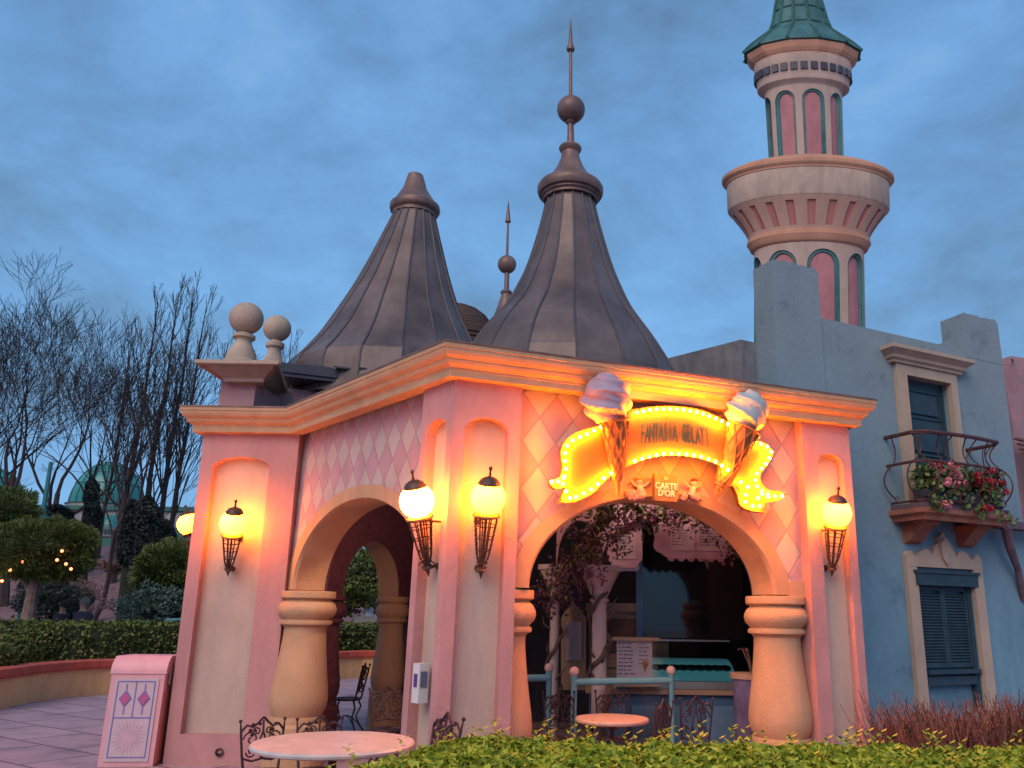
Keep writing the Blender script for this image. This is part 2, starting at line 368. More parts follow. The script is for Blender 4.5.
# ------------------------------------------------------------------ ground and hill
def hz(x, y):
    t = min(1, max(0, (y-25)/22)); t = t*t*(3-2*t); k = min(1, max(0, (y-22.6)/1.5))
    return k*(.35 + 4.3*t + .25*noise.noise(V(x*.22, y*.22, 0)) + .08*noise.noise(V(x, y, 3)))
m = M(); m.add([(-300, -60, 0), (300, -60, 0), (300, 400, 0), (-300, 400, 0)], [(0, 1, 2, 3)])
tag(obj('ground', m, paver, loc=(0, 0, 0)), kind='structure')
m = M(); nx, ny = 110, 70; vs = []
for j in range(ny+1):
    for i in range(nx+1):
        x = -70+100*i/nx; y = 22.6 + 70*(j/ny)**1.5; vs.append((x, y, hz(x, y)-.04))
m.add(vs, [(j*(nx+1)+i, j*(nx+1)+i+1, (j+1)*(nx+1)+i+1, (j+1)*(nx+1)+i) for j in range(ny) for i in range(nx)])
tag(obj('hillside', m, mulch, smooth=True, loc=(0, 22.6, 0)), kind='structure')

# ------------------------------------------------------------------ pavilion
PAV = thing('corner_pavilion', (0, 10.2, 0), 'pink and cream corner pavilion with diamond plaster, round arches and two tall brown spire roofs', 'pavilion')
LR = 4.23; Bp = PR(LR, 0)
YF = 9.27; xL, xR = atY(207, 430.6, YF).x-.03, atY(300, 432, YF).x
tj = (YF-A.y)/dL.y; XJ = A.x + dL.x*tj            # where the left facade line meets the left pier's front plane
E0 = V(xR, YF, 0); DL = atY(333, 640, 10.9); DR = atY(394, 640, 12.25); DL.z = DR.z = 0
DR = atY(401, 640, 12.4); DR.z = 0; dE = (DR-DL).normalized(); E1 = DL - dE*1.0; D1 = DR + dE*1.3; C1 = V(2.35, 13.0, 0)

# corner pier with niches on both faces
m = M(); nic = .10
def nz(u0, u1, zs, rise): c = (u0+u1)/2; h = (u1-u0)/2; return lambda u: zs + rise*math.sqrt(max(0, 1-((u-c)/h)**2*.97))
m.arch(PR, 0, .61, 0, ZC+.02, .11, .50, .12, nz(.11, .50, 3.09, .13), nic, 14, back=1, reveal=0)
m.arch(PL, 0, .51, 0, ZC+.02, .09, .42, .12, nz(.09, .42, 3.09, .13), nic, 14, back=1, reveal=0)
p0, p1, p4 = PR(.61, 0), PR(.61, 0, -.55), PL(.51, 0, -.55); p3 = PL(.51, 0)
for a, b in ((p0, p1), (p1, p4), (p4, p3)): m.add([a, b, b+ZU*(ZC+.02), a+ZU*(ZC+.02)], [(0, 1, 2, 3)])
obj('corner_pier', m, [pink, cream], PAV)
# right end pier
m = M(); u0, u1 = 3.63, LR
m.arch(PR, u0, u1, 0, ZC+.02, u0+.17, u1-.10, .12, nz(u0+.17, u1-.10, 3.10, .12), .10, 14, back=1, reveal=0)
for a, b in ((PR(u0, 0), PR(u0, 0, -.6)), (PR(u1, 0), PR(u1, 0, -.9)), (PR(u0, 0, -.6), PR(u1, 0, -.6))): m.add([a, b, b+ZU*(ZC+.02), a+ZU*(ZC+.02)], [(0, 1, 2, 3)])
obj('end_pier', m, [pink, cream], PAV)
# left pier: battered block facing the viewer
m = M(); w0, w1 = xL, xR
def PF(u, z, d=0): return V(u + (.02 if u < (w0+w1)/2 else .0)*0, YF+.12 - .12*z/ZC - d, z)
h0, h1 = atY(212, 467, YF).x, atY(269, 467, YF).x
m.arch(PF, w0, w1, 0, ZC+.02, h0, h1, .30, nz(h0, h1, 3.13, .13), .10, 16, back=1, reveal=0)
yb = YF+1.0
m.add([PF(w0, 0), V(w0, yb, 0), V(w0, yb, ZC+.02), PF(w0, ZC+.02)], [(0, 1, 2, 3)])
m.add([PF(w1, 0), V(w1, yb, 0), V(w1, yb, ZC+.02), PF(w1, ZC+.02)], [(0, 1, 2, 3)])
m.add([(w0, yb, 0), (w1, yb, 0), (w1, yb, ZC+.02), (w0, yb, ZC+.02)], [(0, 1, 2, 3)])
lp = obj('left_pier', m, [pink, cream], PAV)
m = M(); q = hit(220, 752, V(0, YF+.12, 0), V(0, -1, 0)); m.T = Matrix.Translation(q) @ Matrix.Rotation(PI/2, 4, 'X'); m.lathe([(.036, -.02), (.042, .03), (.034, .03), (.03, -.02)], n=16, cap=False); m.add([(.032*cos(2*PI*i/16), .032*sin(2*PI*i/16), .004) for i in range(16)], [tuple(range(16))])
obj('drain_pipe', m, iron, lp)
# rear-left pier standing behind the first
m = M(); xa = atY(187, 523, 10.95).x+.30
m.box(((xa+w1-.4)/2, 11.2, ZC/2+.01), (w1-.4-xa, .9, ZC+.02)); obj('rear_pier', m, pink, PAV)

# arched walls
RC = -.12
m = M(); uc, hw, hh = 2.03, 1.40, .93; zi = 1.78
zo = lambda u: zi+.02 + hh*math.sqrt(max(0, 1-((u-uc)/hw)**2))
m.arch(lambda u, z, d: PR(u, z, d), .58, 3.66, zi, ZC+.02, uc-hw, uc+hw, zi, zo, .10, 36, d0=RC)
obj('arcade_wall', m, dia_r, PAV)
lc, lw, lh = 1.87, 1.50, .98
m = M(); zl = lambda u: zi+.02 + lh*math.sqrt(max(0, 1-((u-lc)/lw)**2))
m.arch(lambda u, z, d: PL(u, z, d), .48, 3.50, zi, ZC+.02, lc-lw, lc+lw, zi, zl, .10, 36, d0=RC)
obj('arcade_wall', m, dia_l, PAV)
def archivolt(P, uc, hwo, hho, hwi, hhi, d_out, thick, n=40):
    m = M(); vs = []
    for i in range(n+1):
        a = PI*i/n; c, s = -cos(a), sin(a)
        vs += [P(uc+hwo*c, zi+.02+hho*s, d_out-.012), P(uc+hwo*c, zi+.02+hho*s, d_out+.014), P(uc+(hwi+.03)*c, zi+.02+(hhi+.02)*s, d_out+.014),
               P(uc+hwi*c, zi+.02+hhi*s, d_out-.02), P(uc+hwi*c, zi+.02+hhi*s, d_out-thick), P(uc+(hwi+.25)*c, zi+.02+(hhi+.3)*s, d_out-thick)]
    m.add(vs, [(i*6+j, i*6+j+1, (i+1)*6+j+1, (i+1)*6+j) for i in range(n) for j in range(5)]); return m
obj('archivolt', archivolt(PR, uc, hw+.03, hh+.03, 1.25, .84, RC, .36), sand, PAV, smooth=True)
obj('archivolt', archivolt(PL, lc, lw+.03, lh+.03, 1.34, .86, RC, .36), sand, PAV, smooth=True)
# impost bands either side of each arch
for P, a, b in ((PR, .58, uc-hw-.02), (PR, uc+hw+.02, 3.66), (PL, lc+lw+.02, 3.52)):
    m = M(); m.obox(P(a, zi-.005, RC-.36), P(b, 0)-P(a, 0), (P(0, 0, 1)-P(0, 0, 0))*.395, V(0, 0, .15)); obj('impost_band', m, sand, PAV)
# inner faces of the walls and their thickness over the arches, plum plaster
def inner(P, a, b, uc, hw, hh, d):
    m = M(); m.arch(lambda u, z, dd: P(u, z, dd), a, b, zi+.02, 3.6, uc-hw, uc+hw, zi+.02, lambda u: zi+.02+hh*math.sqrt(max(0, 1-((u-uc)/hw)**2)), .02, 24, d0=d); return m
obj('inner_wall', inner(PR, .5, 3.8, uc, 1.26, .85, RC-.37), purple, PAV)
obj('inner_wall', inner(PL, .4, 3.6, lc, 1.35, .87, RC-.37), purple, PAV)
# columns
def column(P0, s=1.0, mt=sand, k=1.0):
    m = M(); pr = [(.20, 1.79), (.285, 1.785), (.29, 1.77), (.29, 1.715), (.28, 1.705), (.255, 1.70), (.25, 1.685), (.285, 1.66), (.31, 1.61), (.312, 1.58), (.30, 1.535), (.265, 1.50), (.255, 1.485),
      (.275, 1.475), (.28, 1.455), (.275, 1.435), (.245, 1.425), (.225, 1.40), (.228, 1.30), (.243, 1.15), (.268, .95), (.295, .78), (.305, .66), (.295, .58), (.265, .52), (.255, .50), (.28, .49), (.285, .46), (.28, .43)]
    m.lathe([(r*k, z) for r, z in pr], (P0.x, P0.y), 40); sh = obj('column', m, mt, PAV, smooth=True)
    m = M(); m.lathe([(.31*k, 0), (.31*k, .40), (.29*k, .435)], (P0.x, P0.y), 28); obj('plinth', m, mt, sh)
for P, u, a, dd in ((PR, uc-1.42, aR, .27), (PR, 3.42, aR, .18), (PL, 3.20, aL, .18), (PL, .56, aL, .33)): column(P(u, 0, RC-dd), a)
# far arch (seen through the left one)
nE = V(dE.y, -dE.x, 0)
if nE.x < 0: nE = -nE
def PE(u, z, d=0): return E1 + dE*u + ZU*z + nE*d
LE = (D1-E1).length; cE = 1.0 + (DR-DL).length/2; hE = (DR-DL).length/2-.12
m = M(); zE = lambda u: zi+.02 + .72*math.sqrt(max(0, 1-((u-cE)/hE)**2))
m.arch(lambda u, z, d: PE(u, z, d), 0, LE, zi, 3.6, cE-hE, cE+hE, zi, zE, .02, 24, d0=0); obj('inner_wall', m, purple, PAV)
m = M(); m.arch(lambda u, z, d: PE(u, z, d), -.02, LE, zi, 3.6, cE-hE, cE+hE, zi, zE, .34, 24, d0=-.03); obj('archivolt', m, sand, PAV)
for u, l in ((.35, .4), (LE-.95, 1.0)):
    m = M(); m.obox(PE(u, 0, -.3), dE*l, nE*.26, V(0, 0, 3.6)); obj('inner_pier', m, purple, PAV)
column(DL - nE*.18, math.atan2(dE.y, dE.x), purple, .92); column(DR - nE*.18, math.atan2(dE.y, dE.x), sand, .78)  # left column in dark plum: its shade is put into the colour
# closed sides and ceiling
m = M()
for a, b in ((D1, C1), (C1, PR(LR, 0, -.5))):
    t = (b-a).normalized(); nn = V(-t.y, t.x, 0); m.obox(a, b-a, nn*.12, V(0, 0, 3.6))
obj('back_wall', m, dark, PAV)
m = M(); pts = [PR(.3, 0, -.5), PR(LR-.1, 0, -.3), C1, D1, E1, V(w1, YF+.3, 0), PL(3.2, 0, -.3)]
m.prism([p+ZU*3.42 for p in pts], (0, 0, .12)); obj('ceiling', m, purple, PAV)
m = M(); m.prism([p+ZU*3.74 for p in [PR(0, 0, -.1), PR(LR, 0, -.1), C1, D1, V(-5.0, 12, 0), V(w0, YF+.1, 0), V(XJ, YF+.1, 0)]], (0, 0, .05)); obj('roof_deck', m, lead, PAV)
# cornice
prof = [(-.05, ZC-.02), (.095, ZC-.02), (.095, ZC+.035), (.10, ZC+.04), (.10, ZC+.055), (.115, ZC+.065), (.14, ZC+.08), (.155, ZC+.105), (.155, ZC+.12), (.165, ZC+.125), (.19, ZC+.145), (.205, ZC+.175), (.205, ZC+.20), (.215, ZC+.205), (.215, ZC+.26), (.20, ZC+.24), (-.05, ZC+.25)]
path = [(w0, 12.2), (w0, YF), (XJ, YF), (A.x, A.y), (Bp.x, Bp.y), (Bp.x-nR.x*1.2, Bp.y-nR.y*1.2)]
m = M(); m.sweep(prof, path); obj('cornice', m, sand, PAV)
m = M(); m.sweep([(.18, ZC+.243), (.223, ZC+.243), (.223, ZC+.258), (.0, ZC+.275)], path); obj('roof_flashing', m, copper2, PAV)
# attic block, slab and ball finials over the left pier
ax0, ax1 = atY(219, 400, 9.55).x, atY(254, 400, 9.55).x
m = M(); m.box(((ax0+ax1)/2, 10.4, 3.95), (ax1-ax0, 1.7, .56)); obj('attic_block', m, pink, PAV)
zs0, zs1 = atY(240, 382, 9.5).z, atY(236, 361, 9.2).z
sl0 = [atY(195, 356, 9.15), atY(279, 361, 9.15)]
x0, x1 = sl0[0].x, sl0[1].x
def slabring(ins, z): return [V(x0+ins, 9.15+ins, z), V(x1-ins, 9.15+ins, z), V(x1-.42-ins, 10.75-ins, z), V(x0+ins, 10.75-ins, z)]
m = M(); lv = [(.26, zs0-.02), (.25, zs0+.02), (.20, zs0+.05), (.12, zs0+.10), (.05, zs0+.15), (.01, zs1-.05), (0, zs1-.04), (0, zs1), (.06, zs1+.015)]
vs = [p for i, z in lv for p in slabring(i, z)]; k = len(lv)
m.add(vs, [(i*4+j, i*4+(j+1) % 4, (i+1)*4+(j+1) % 4, (i+1)*4+j) for i in range(k-1) for j in range(4)] + [(3, 2, 1, 0), tuple((k-1)*4+j for j in range(4))])
slab = obj('attic_slab', m, stone, PAV)
for (px, py, Y, r) in ((246.5, 318.5, 9.75, .205), (277.2, 328.5, 10.7, .185)):
    c = atY(px, py, Y); z0 = zs1+.01; h = c.z-r-z0; wq = 1 if Y < 10 else 1.25
    m = M(); m.lathe([(r*1.26*wq, z0), (r*1.26*wq, z0+.05), (r*1.1*wq, z0+.06), (r*1.06*wq, z0+h*.26), (r*.92*wq, z0+h*.30), (r*.84*wq, z0+h*.48), (r*.62, z0+h*.66), (r*.46, z0+h*.78), (r*.48, z0+h*.84), (r*.66, z0+h*.88), (r*.66, z0+h*.95), (r*.4, z0+h*1.0), (r*.3, z0+h+r*.2)], (c.x, c.y), 28)
    m.sphere(c, r, 28, 18)
    if Y > 10: m.box((c.x, c.y, z0-.2), (.62, .5, .4))
    obj('ball_finial', m, stone, PAV, smooth=True)
# parapet wall and gutter running back behind the slab
g0 = atY(284, 374, 10.3); 
m = M(); m.obox(V(g0.x-.5, g0.y-.05, 3.75), dR*2.7+V(0, 0, 0), V(0, 1.0, 0), V(0, 0, g0.z-3.9)); obj('parapet_wall', m, pink, PAV)
m = M(); m.obox(V(g0.x, g0.y-.18, g0.z-.07), dR*3.0, V(0, 1.3, 0), V(0, 0, .15)); m.obox(V(g0.x+.02, g0.y-.20, g0.z-.02), dR*3.0, V(0, .05, 0), V(0, 0, .12)); obj('gutter', m, lead, PAV)
m = M()
for i in range(5): m.obox(V(g0.x-.02+i*.33, g0.y-.1+i*.03, g0.z+.09), dR*.3, V(-.1, 1.1, .35), V(0, 0, .02))
obj('lead_flashing', m, lead, PAV)

# spire roofs
def spire(Y, rows, seg, name, caprow, mats):
    """rows: (image y, axis x, radius px) measured on the outline, turned into real rings on an axis at depth Y"""
    def ring(py, xc, r): P = atY(xc, py, Y); return (P, r/ppm(P))
    body, cap = [ring(*r) for r in rows if r[0] >= caprow], [ring(*r) for r in rows if r[0] < caprow]
    body.reverse(); cap.reverse(); m = M()
    fine = []
    cp = curve_pts([(c.z, r) for c, r in body], 6); cx_ = curve_pts([(c.x, c.y) for c, r in body], 6)
    fine = [(V(x, y, z), r) for (z, r), (x, y) in zip(cp, cx_)]; lo = fine[0]; fine.insert(0, (lo[0]-V(0, 0, .12), lo[1]*1.03)); fine.insert(0, (lo[0]-V(0, 0, .6), lo[1]*1.05))
    m.rings(fine, seg, False, rot=.1); rf = obj(name, m, mats[0], PAV)
    sm = M()
    for j in range(seg):
        a = .1 + 2*PI*j/seg; sm.tube([c+V(cos(a)*(r+.004), sin(a)*(r+.004), 0) for c, r in fine], .017, 4)
    obj('standing_seam', sm, lead, rf)
    m = M(); m.rings(cap, 36, True); obj('spire_cap', m, mats[1], rf, smooth=True); return rf
spL = spire(11.9, [(174, 415.5, 4), (175.5, 415.5, 7.5), (180, 415.5, 9), (190, 415, 12), (200, 415, 18.5), (205, 415, 22), (206.5, 415, 24.5), (210, 415, 25), (212.5, 414.7, 24), (214, 414.5, 21.5), (217, 414.3, 21.5),
   (217.5, 414.3, 20.5), (243, 411, 29.5), (270, 407.5, 39.5), (293, 404.5, 49), (316, 401.5, 60), (343, 399, 75), (358, 397, 85), (366, 396, 91), (372, 395.5, 96.5), (377, 395, 101)], 18, 'spire_roof', 217.2, (copper, copper2))
spR = spire(10.6, [(147, 570.3, 10.5), (149, 570.3, 11.5), (151, 570.3, 10.5), (153, 570.3, 8.5), (160, 570.3, 10), (168, 570.3, 13.5), (176, 570.3, 18.5), (183, 570.3, 26), (186, 570.3, 31), (189, 570.3, 33), (193, 570.3, 33), (196, 570.3, 31.5), (197, 570.3, 29), (198.5, 570.3, 29), (200, 570.3, 27), (202, 570.3, 27),
   (202.5, 570.3, 23.8), (230, 570.3, 30.5), (267, 570, 42), (292, 569, 53), (314, 568, 65), (341, 566, 86), (362, 565.5, 100), (376, 565.5, 108)], 16, 'spire_roof', 202.3, (copper, copper2))
P = [atY(570.6, y, 10.6) for y in (148, 123, 121, 97, 96, 52, 50.5, 48, 44, 18)]; k = 1/ppm(P[3])
m = M(); m.rings([(P[0], 4.5*k), (P[0]+V(0, 0, .1), 3.6*k), (P[1]-V(0, 0, .03), 3*k), (P[1], 5*k), (P[2], 4*k)], 16); c = atY(571, 109.6, 10.6); m.sphere(c, 14*k, 26, 16)
m.rings([(P[3], 4*k), (P[4]+V(0, 0, .02), 1.8*k), (P[5], 1.5*k), (P[6], 4*k), (P[7]-V(0, 0, .01), 4.4*k), (P[8], 2.4*k), (P[9], .3*k)], 12); obj('ball_spike', m, copper2, spR, smooth=True)

# ------------------------------------------------------------------ third little turret and tiled roof behind
T = thing('rear_turret', atY(506, 330, 19).xy.to_3d(), 'small dark turret with thin ball spike between the two big spires', 'turret')
k = 1/ppm(atY(507, 290, 19)); c = lambda x, y: atY(x, y, 19)
m = M(); m.rings([(V(c(506, 340).x, 19, 0), 30*k), (c(505, 345), 30*k), (c(505, 334), 24*k), (c(506, 326), 17*k), (c(506, 323), 17*k), (c(506, 322), 14*k), (c(506, 308), 9*k), (c(506.3, 295), 5*k), (c(506.3, 293), 6*k), (c(506.3, 291), 5*k), (c(506.5, 290), 2.5*k), (c(507, 273), 2.5*k)], 24); obj('turret_cap', m, copper2, T, smooth=True)
m = M(); m.sphere(c(507, 264.5), 9.5*k, 20, 14); m.rings([(c(507, 256), 1.5*k), (c(508, 223), 1*k), (c(508, 222), 3*k), (c(508, 219), 2.5*k), (c(508.5, 201), .3*k)], 10); obj('ball_spike', m, copper2, T, smooth=True)
T2 = thing('tiled_dome_roof', atY(478, 330, 18).xy.to_3d(), 'sliver of brown shingled dome roof between the two spires', 'roof')
tile = mat('brown_shingle', (.10, .06, .05), var=.3, scale=8, bump=.5)
m = M(); k = 1/ppm(atY(470, 330, 18)); cc = atY(458, 330, 18)
rows = [(34, 352), (38, 340), (37, 334), (33, 325), (27, 317), (19, 311), (10, 307), (2, 305)]
m.rings([(V(cc.x, cc.y, 0), 33*k), (atY(458, 352, 18), 33*k)], 30, True)
for (r0, y0), (r1, y1) in zip(rows, rows[1:]):
    a, b = atY(458, y0, 18), atY(458, y1, 18)
    for s in range(3):
        t0, t1 = s/3, (s+1)/3; p, q = a.lerp(b, t0), a.lerp(b, t1); m.rings([(p-V(0, 0, .03), (r0+(r1-r0)*t0)*k+.05), (p, (r0+(r1-r0)*t0)*k+.05), (q, (r0+(r1-r0)*t1)*k)], 30, False)
obj('shingle_roof', m, tile, T2)

# ------------------------------------------------------------------ wall lamps
def lamp(P0, nrm, label, glow, gx, gy, tx, ty, out_g=.30, arm=True):
    """P0 wall point (z of the tip), nrm outward normal. gx,gy image of the globe centre; tx,ty image of the cage tip"""
    g = hit(gx, gy, P0+nrm*out_g, nrm); t = hit(tx, ty, P0+nrm*.10, nrm)
    T = thing('wall_lamp', t - nrm*.10, label, 'wall lamp', 'round globe lamps on the pavilion piers')
    r = .143; ax = (g-t).normalized(); top = g - ax*(r+.015); side = nrm.cross(ax).normalized(); fw = ax.cross(side).normalized()
    m = M(); m.sphere(g, r, 32, 20); obj('globe', m, glow, T, smooth=True)
    Mx = Matrix((( side.x, fw.x, ax.x, g.x), (side.y, fw.y, ax.y, g.y), (side.z, fw.z, ax.z, g.z), (0, 0, 0, 1)))
    m = M(); m.T = Mx; m.lathe([(.094, .107), (.094, .118), (.088, .13), (.07, .155), (.04, .172), (.012, .18), (.010, .21), (.008, .26)], n=24, cap=False); m.sphere((0, 0, .245), .018, 10, 8); cp = obj('cap', m, bronze, T, smooth=True)
    m = M(); m.T = Mx; m.lathe([(.075, -.128), (.11, -.135), (.115, -.15), (.105, -.158), (.06, -.16)], n=24); obj('collar', m, bronze, T, smooth=True)
    m = M(); base = g - ax*.16; L0 = (base-t).length
    for j in range(8):
        a = PI*2*j/8; d = side*cos(a)+fw*sin(a); m.tube([base+d*.098, t+ax*L0*.35+d*.055, t+ax*.05+d*.018], .0065, 5)
        for q in range(11):
            f = .12+.08*q; R = .018 + .08*f; p = t + ax*L0*f + d*R; m.tube([p-d*.003, p+d*.016], .005, 4, True)
    for f in (.2, .42, .64, .86):
        R = .018+.08*f; m.tube([t+ax*L0*f+(side*cos(a)+fw*sin(a))*R for a in [2*PI*i/16 for i in range(17)]], .0055, 4)
    m.tube([base, t+ax*.05], .012, 6); m.tube([t+ax*.06, t+ax*.04, t+ax*.015, t-ax*.04], [.02, .045, .02, .002], 10); obj('cage', m, bronze, T)
    m = M()
    for p in (base, t+ax*.055):
        m = M()
        w0 = p - nrm*((p-P0).dot(nrm)); m.tube([p, w0+nrm*.01], .009, 6); m.tube([w0+nrm*.002, w0+nrm*.02], .03, 12)
        sc_ = [p + nrm*.10*cos(.5*i)*(1-i*.07) + ZU*.05*sin(.5*i)*(1-i*.07)*1.0 + side*.0 for i in range(12)]
        m.tube([q - nrm*.02 for q in sc_], .006, 5); obj('bracket', m, bronze, T)
    return T
lamp(PL(.25, 2.1, -.10), nL, 'white-hot globe lamp on the narrow left face of the corner pier', globe_w, 417, 501, 428, 572)
lamp(PR(.30, 2.1, -.10), nR, 'bright yellow globe lamp on the broad front face of the corner pier', globe_m, 488, 498, 481, 574)
lamp(V(-3.9, YF+.04+.10, 2.1), V(0, -1, 0), 'globe lamp on the niche of the wide pier beside the pink bin', globe_m, 233.5, 523, 228, 573)
lamp(V(xa, 10.9, 2.1), V(-1, 0, 0), 'globe lamp half hidden behind the left edge of the wide pier', globe_m, 189, 524, 198, 572)
lamp(PR(3.95, 2.1, -.10), nR, 'globe lamp on the slim end pier next to the blue house', globe_m, 836.5, 513, 832, 573)

# ------------------------------------------------------------------ sign ribbon, ice cream cones, plaque
SO = .06
def SP(x, y, off=SO): return hit(x, y, A+nR*off, nR)
rib_f = mat('sign_yellow', (.19, .095, .018), rough=.5, var=.05, scale=6, bump=.05)
rib_t = mat('sign_tail_yellow', (.25, .13, .016), rough=.5, var=.05, scale=6, bump=.05)
rib_e = mat('sign_orange_edge', (.36, .11, .03), rough=.5, var=.05, scale=6, bump=.05)
blueg = mat('letter_blue', (.025, .065, .08), rough=.5, var=.05, bump=0)
wafer = mat('wafer', (.30, .125, .04), rough=.6, var=.12, scale=12, bump=.2)
SG = thing('ribbon_sign', SP(680, 470), 'yellow ribbon sign with lit bulbs and tall lettering FANTASIA GELATI above the big arch', 'sign')
def plate(name, outline, off, th, mt, parent):
    m = M(); m.prism([SP(x, y, off) for x, y in outline], -nR*th); return obj(name, m, mt, parent)
def panel(name, outline, off, th, inset):
    c = (sum(p[0] for p in outline)/len(outline), sum(p[1] for p in outline)/len(outline))
    b = plate(name, outline, off, th, rib_e, SG)
    ins = [(c[0]+(x-c[0])*inset, c[1]+(y-c[1])*inset) for x, y in outline]
    plate('face', ins, off+.006, .006, rib_t, b); return b
topc = curve_pts([(628, 410), (654, 406.5), (680, 406.5), (705, 411), (731, 423)]); botc = curve_pts([(729, 472), (717, 464.5), (693, 457), (667, 455.5), (646, 459), (625, 468)])
def off_center(px): f = (px-628)/102; return .20 - .10*abs(f-.35)
m = M(); nn = 28; vs = []
for i in range(nn+1):
    f = i/nn; tp = topc[round(f*(len(topc)-1))]; bt = botc[::-1][round(f*(len(botc)-1))]; o = .16 + .06*sin(PI*f)
    vs += [SP(*tp, o), SP(*bt, o), SP(*bt, o-.07), SP(*tp, o-.07)]
m.add(vs, [(i*4+j, i*4+(j+1) % 4, (i+1)*4+(j+1) % 4, (i+1)*4+j) for i in range(nn) for j in range(4)] + [(0, 1, 2, 3), (nn*4+3, nn*4+2, nn*4+1, nn*4)])
m.mi = [0 if j == 0 else 1 for i in range(nn) for j in range(4)] + [1, 1]
cen = obj('centre_ribbon', m, [rib_f, rib_e], SG)
tailL = curve_pts([(603, 426), (590, 428), (577, 432), (566, 440), (561, 452), (563, 468)], 4) + curve_pts([(560, 478), (550, 483), (556, 489), (566, 487)], 3) + [(559, 503)] + curve_pts([(575, 502), (592, 494), (602, 484), (613, 474)], 4)
panel('left_tail', tailL, .11, .06, .88)
tailR = curve_pts([(752, 440), (765, 443), (773, 452), (769, 462), (761, 473), (762, 484), (770, 492)], 4) + [(788, 494)] + curve_pts([(778, 501), (766, 503)], 2) + [(766, 513)] + curve_pts([(752, 511), (741, 506), (737, 494), (733, 486)], 3) + [(726, 486)]
panel('right_tail', tailR, .11, .06, .86)
def bulbs(line, n, off):
    d = [0]
    for a, b in zip(line, line[1:]): d.append(d[-1]+math.hypot(b[0]-a[0], b[1]-a[1]))
    for i in range(n):
        t = d[-1]*i/(n-1); k = max(j for j in range(len(d)) if d[j] <= t+1e-9); k = min(k, len(line)-2); f = (t-d[k])/max(1e-6, d[k+1]-d[k])
        p = SP(line[k][0]+(line[k+1][0]-line[k][0])*f, line[k][1]+(line[k+1][1]-line[k][1])*f, off)
        q = bpy.data.objects.new('bulb', BM); COL.objects.link(q); q.parent = SG; q.location = p - ORG[SG.name]
_m = M(); _m.sphere((0, 0, 0), .0145, 10, 8); BM = bpy.data.meshes.new('bulb'); BM.from_pydata([tuple(v) for v in _m.v], [], _m.f); BM.materials.append(bulb_m); BM.polygons.foreach_set('use_smooth', [True]*len(BM.polygons))
bulbs(curve_pts([(637, 412.5), (654, 409.5), (680, 409.5), (704, 414), (728, 424)]), 15, .26)
bulbs(curve_pts([(635, 461), (648, 457), (667, 453.5), (692, 455), (714, 461), (728, 470)]), 14, .26)
bulbs(curve_pts([(601, 427), (585, 435), (569, 443), (565, 456), (566, 470), (563, 484), (570, 498)]), 13, .15)
bulbs(curve_pts([(576, 497), (592, 489), (603, 479), (611, 473)]), 6, .15)
bulbs([(552, 482), (557, 482), (564, 478)], 3, .15)
bulbs(curve_pts([(755, 442), (763, 445), (771, 450), (768, 461), (757, 474), (757, 486), (768, 494)]), 12, .15)
bulbs([(741, 482), (748, 487), (744, 501), (752, 506), (760, 507), (758, 498)], 7, .15)
bulbs([(762, 494), (769, 497), (776, 496), (782, 496)], 4, .15)
# tall thin letters following the bend
word = "FANTASIA GELATI"
for i, ch in enumerate(word):
    if ch == ' ': continue
    f = (i+.8)/(len(word)+.6); x = 639 + 72*f; ym = 433 + 5.5*((x-668)/40)**2*1.0
    p = SP(x, ym, .16+.06*sin(PI*(x-628)/102)+.006); q = SP(x+2, ym + 5.5*(((x+2-668)/40)**2-((x-668)/40)**2)+.22, .16+.06*sin(PI*(x-628)/102)+.006)
    vs, fs = text_mesh(ch, .072, sy=3.7, ext=.004, bold=.001); m = M(); e1 = dR; e2 = (ZU + dR*.0).normalized()
    m.add([p + e1*v.x + e2*v.y + nR*v.z for v in vs], fs); obj('letter', m, blueg, cen)

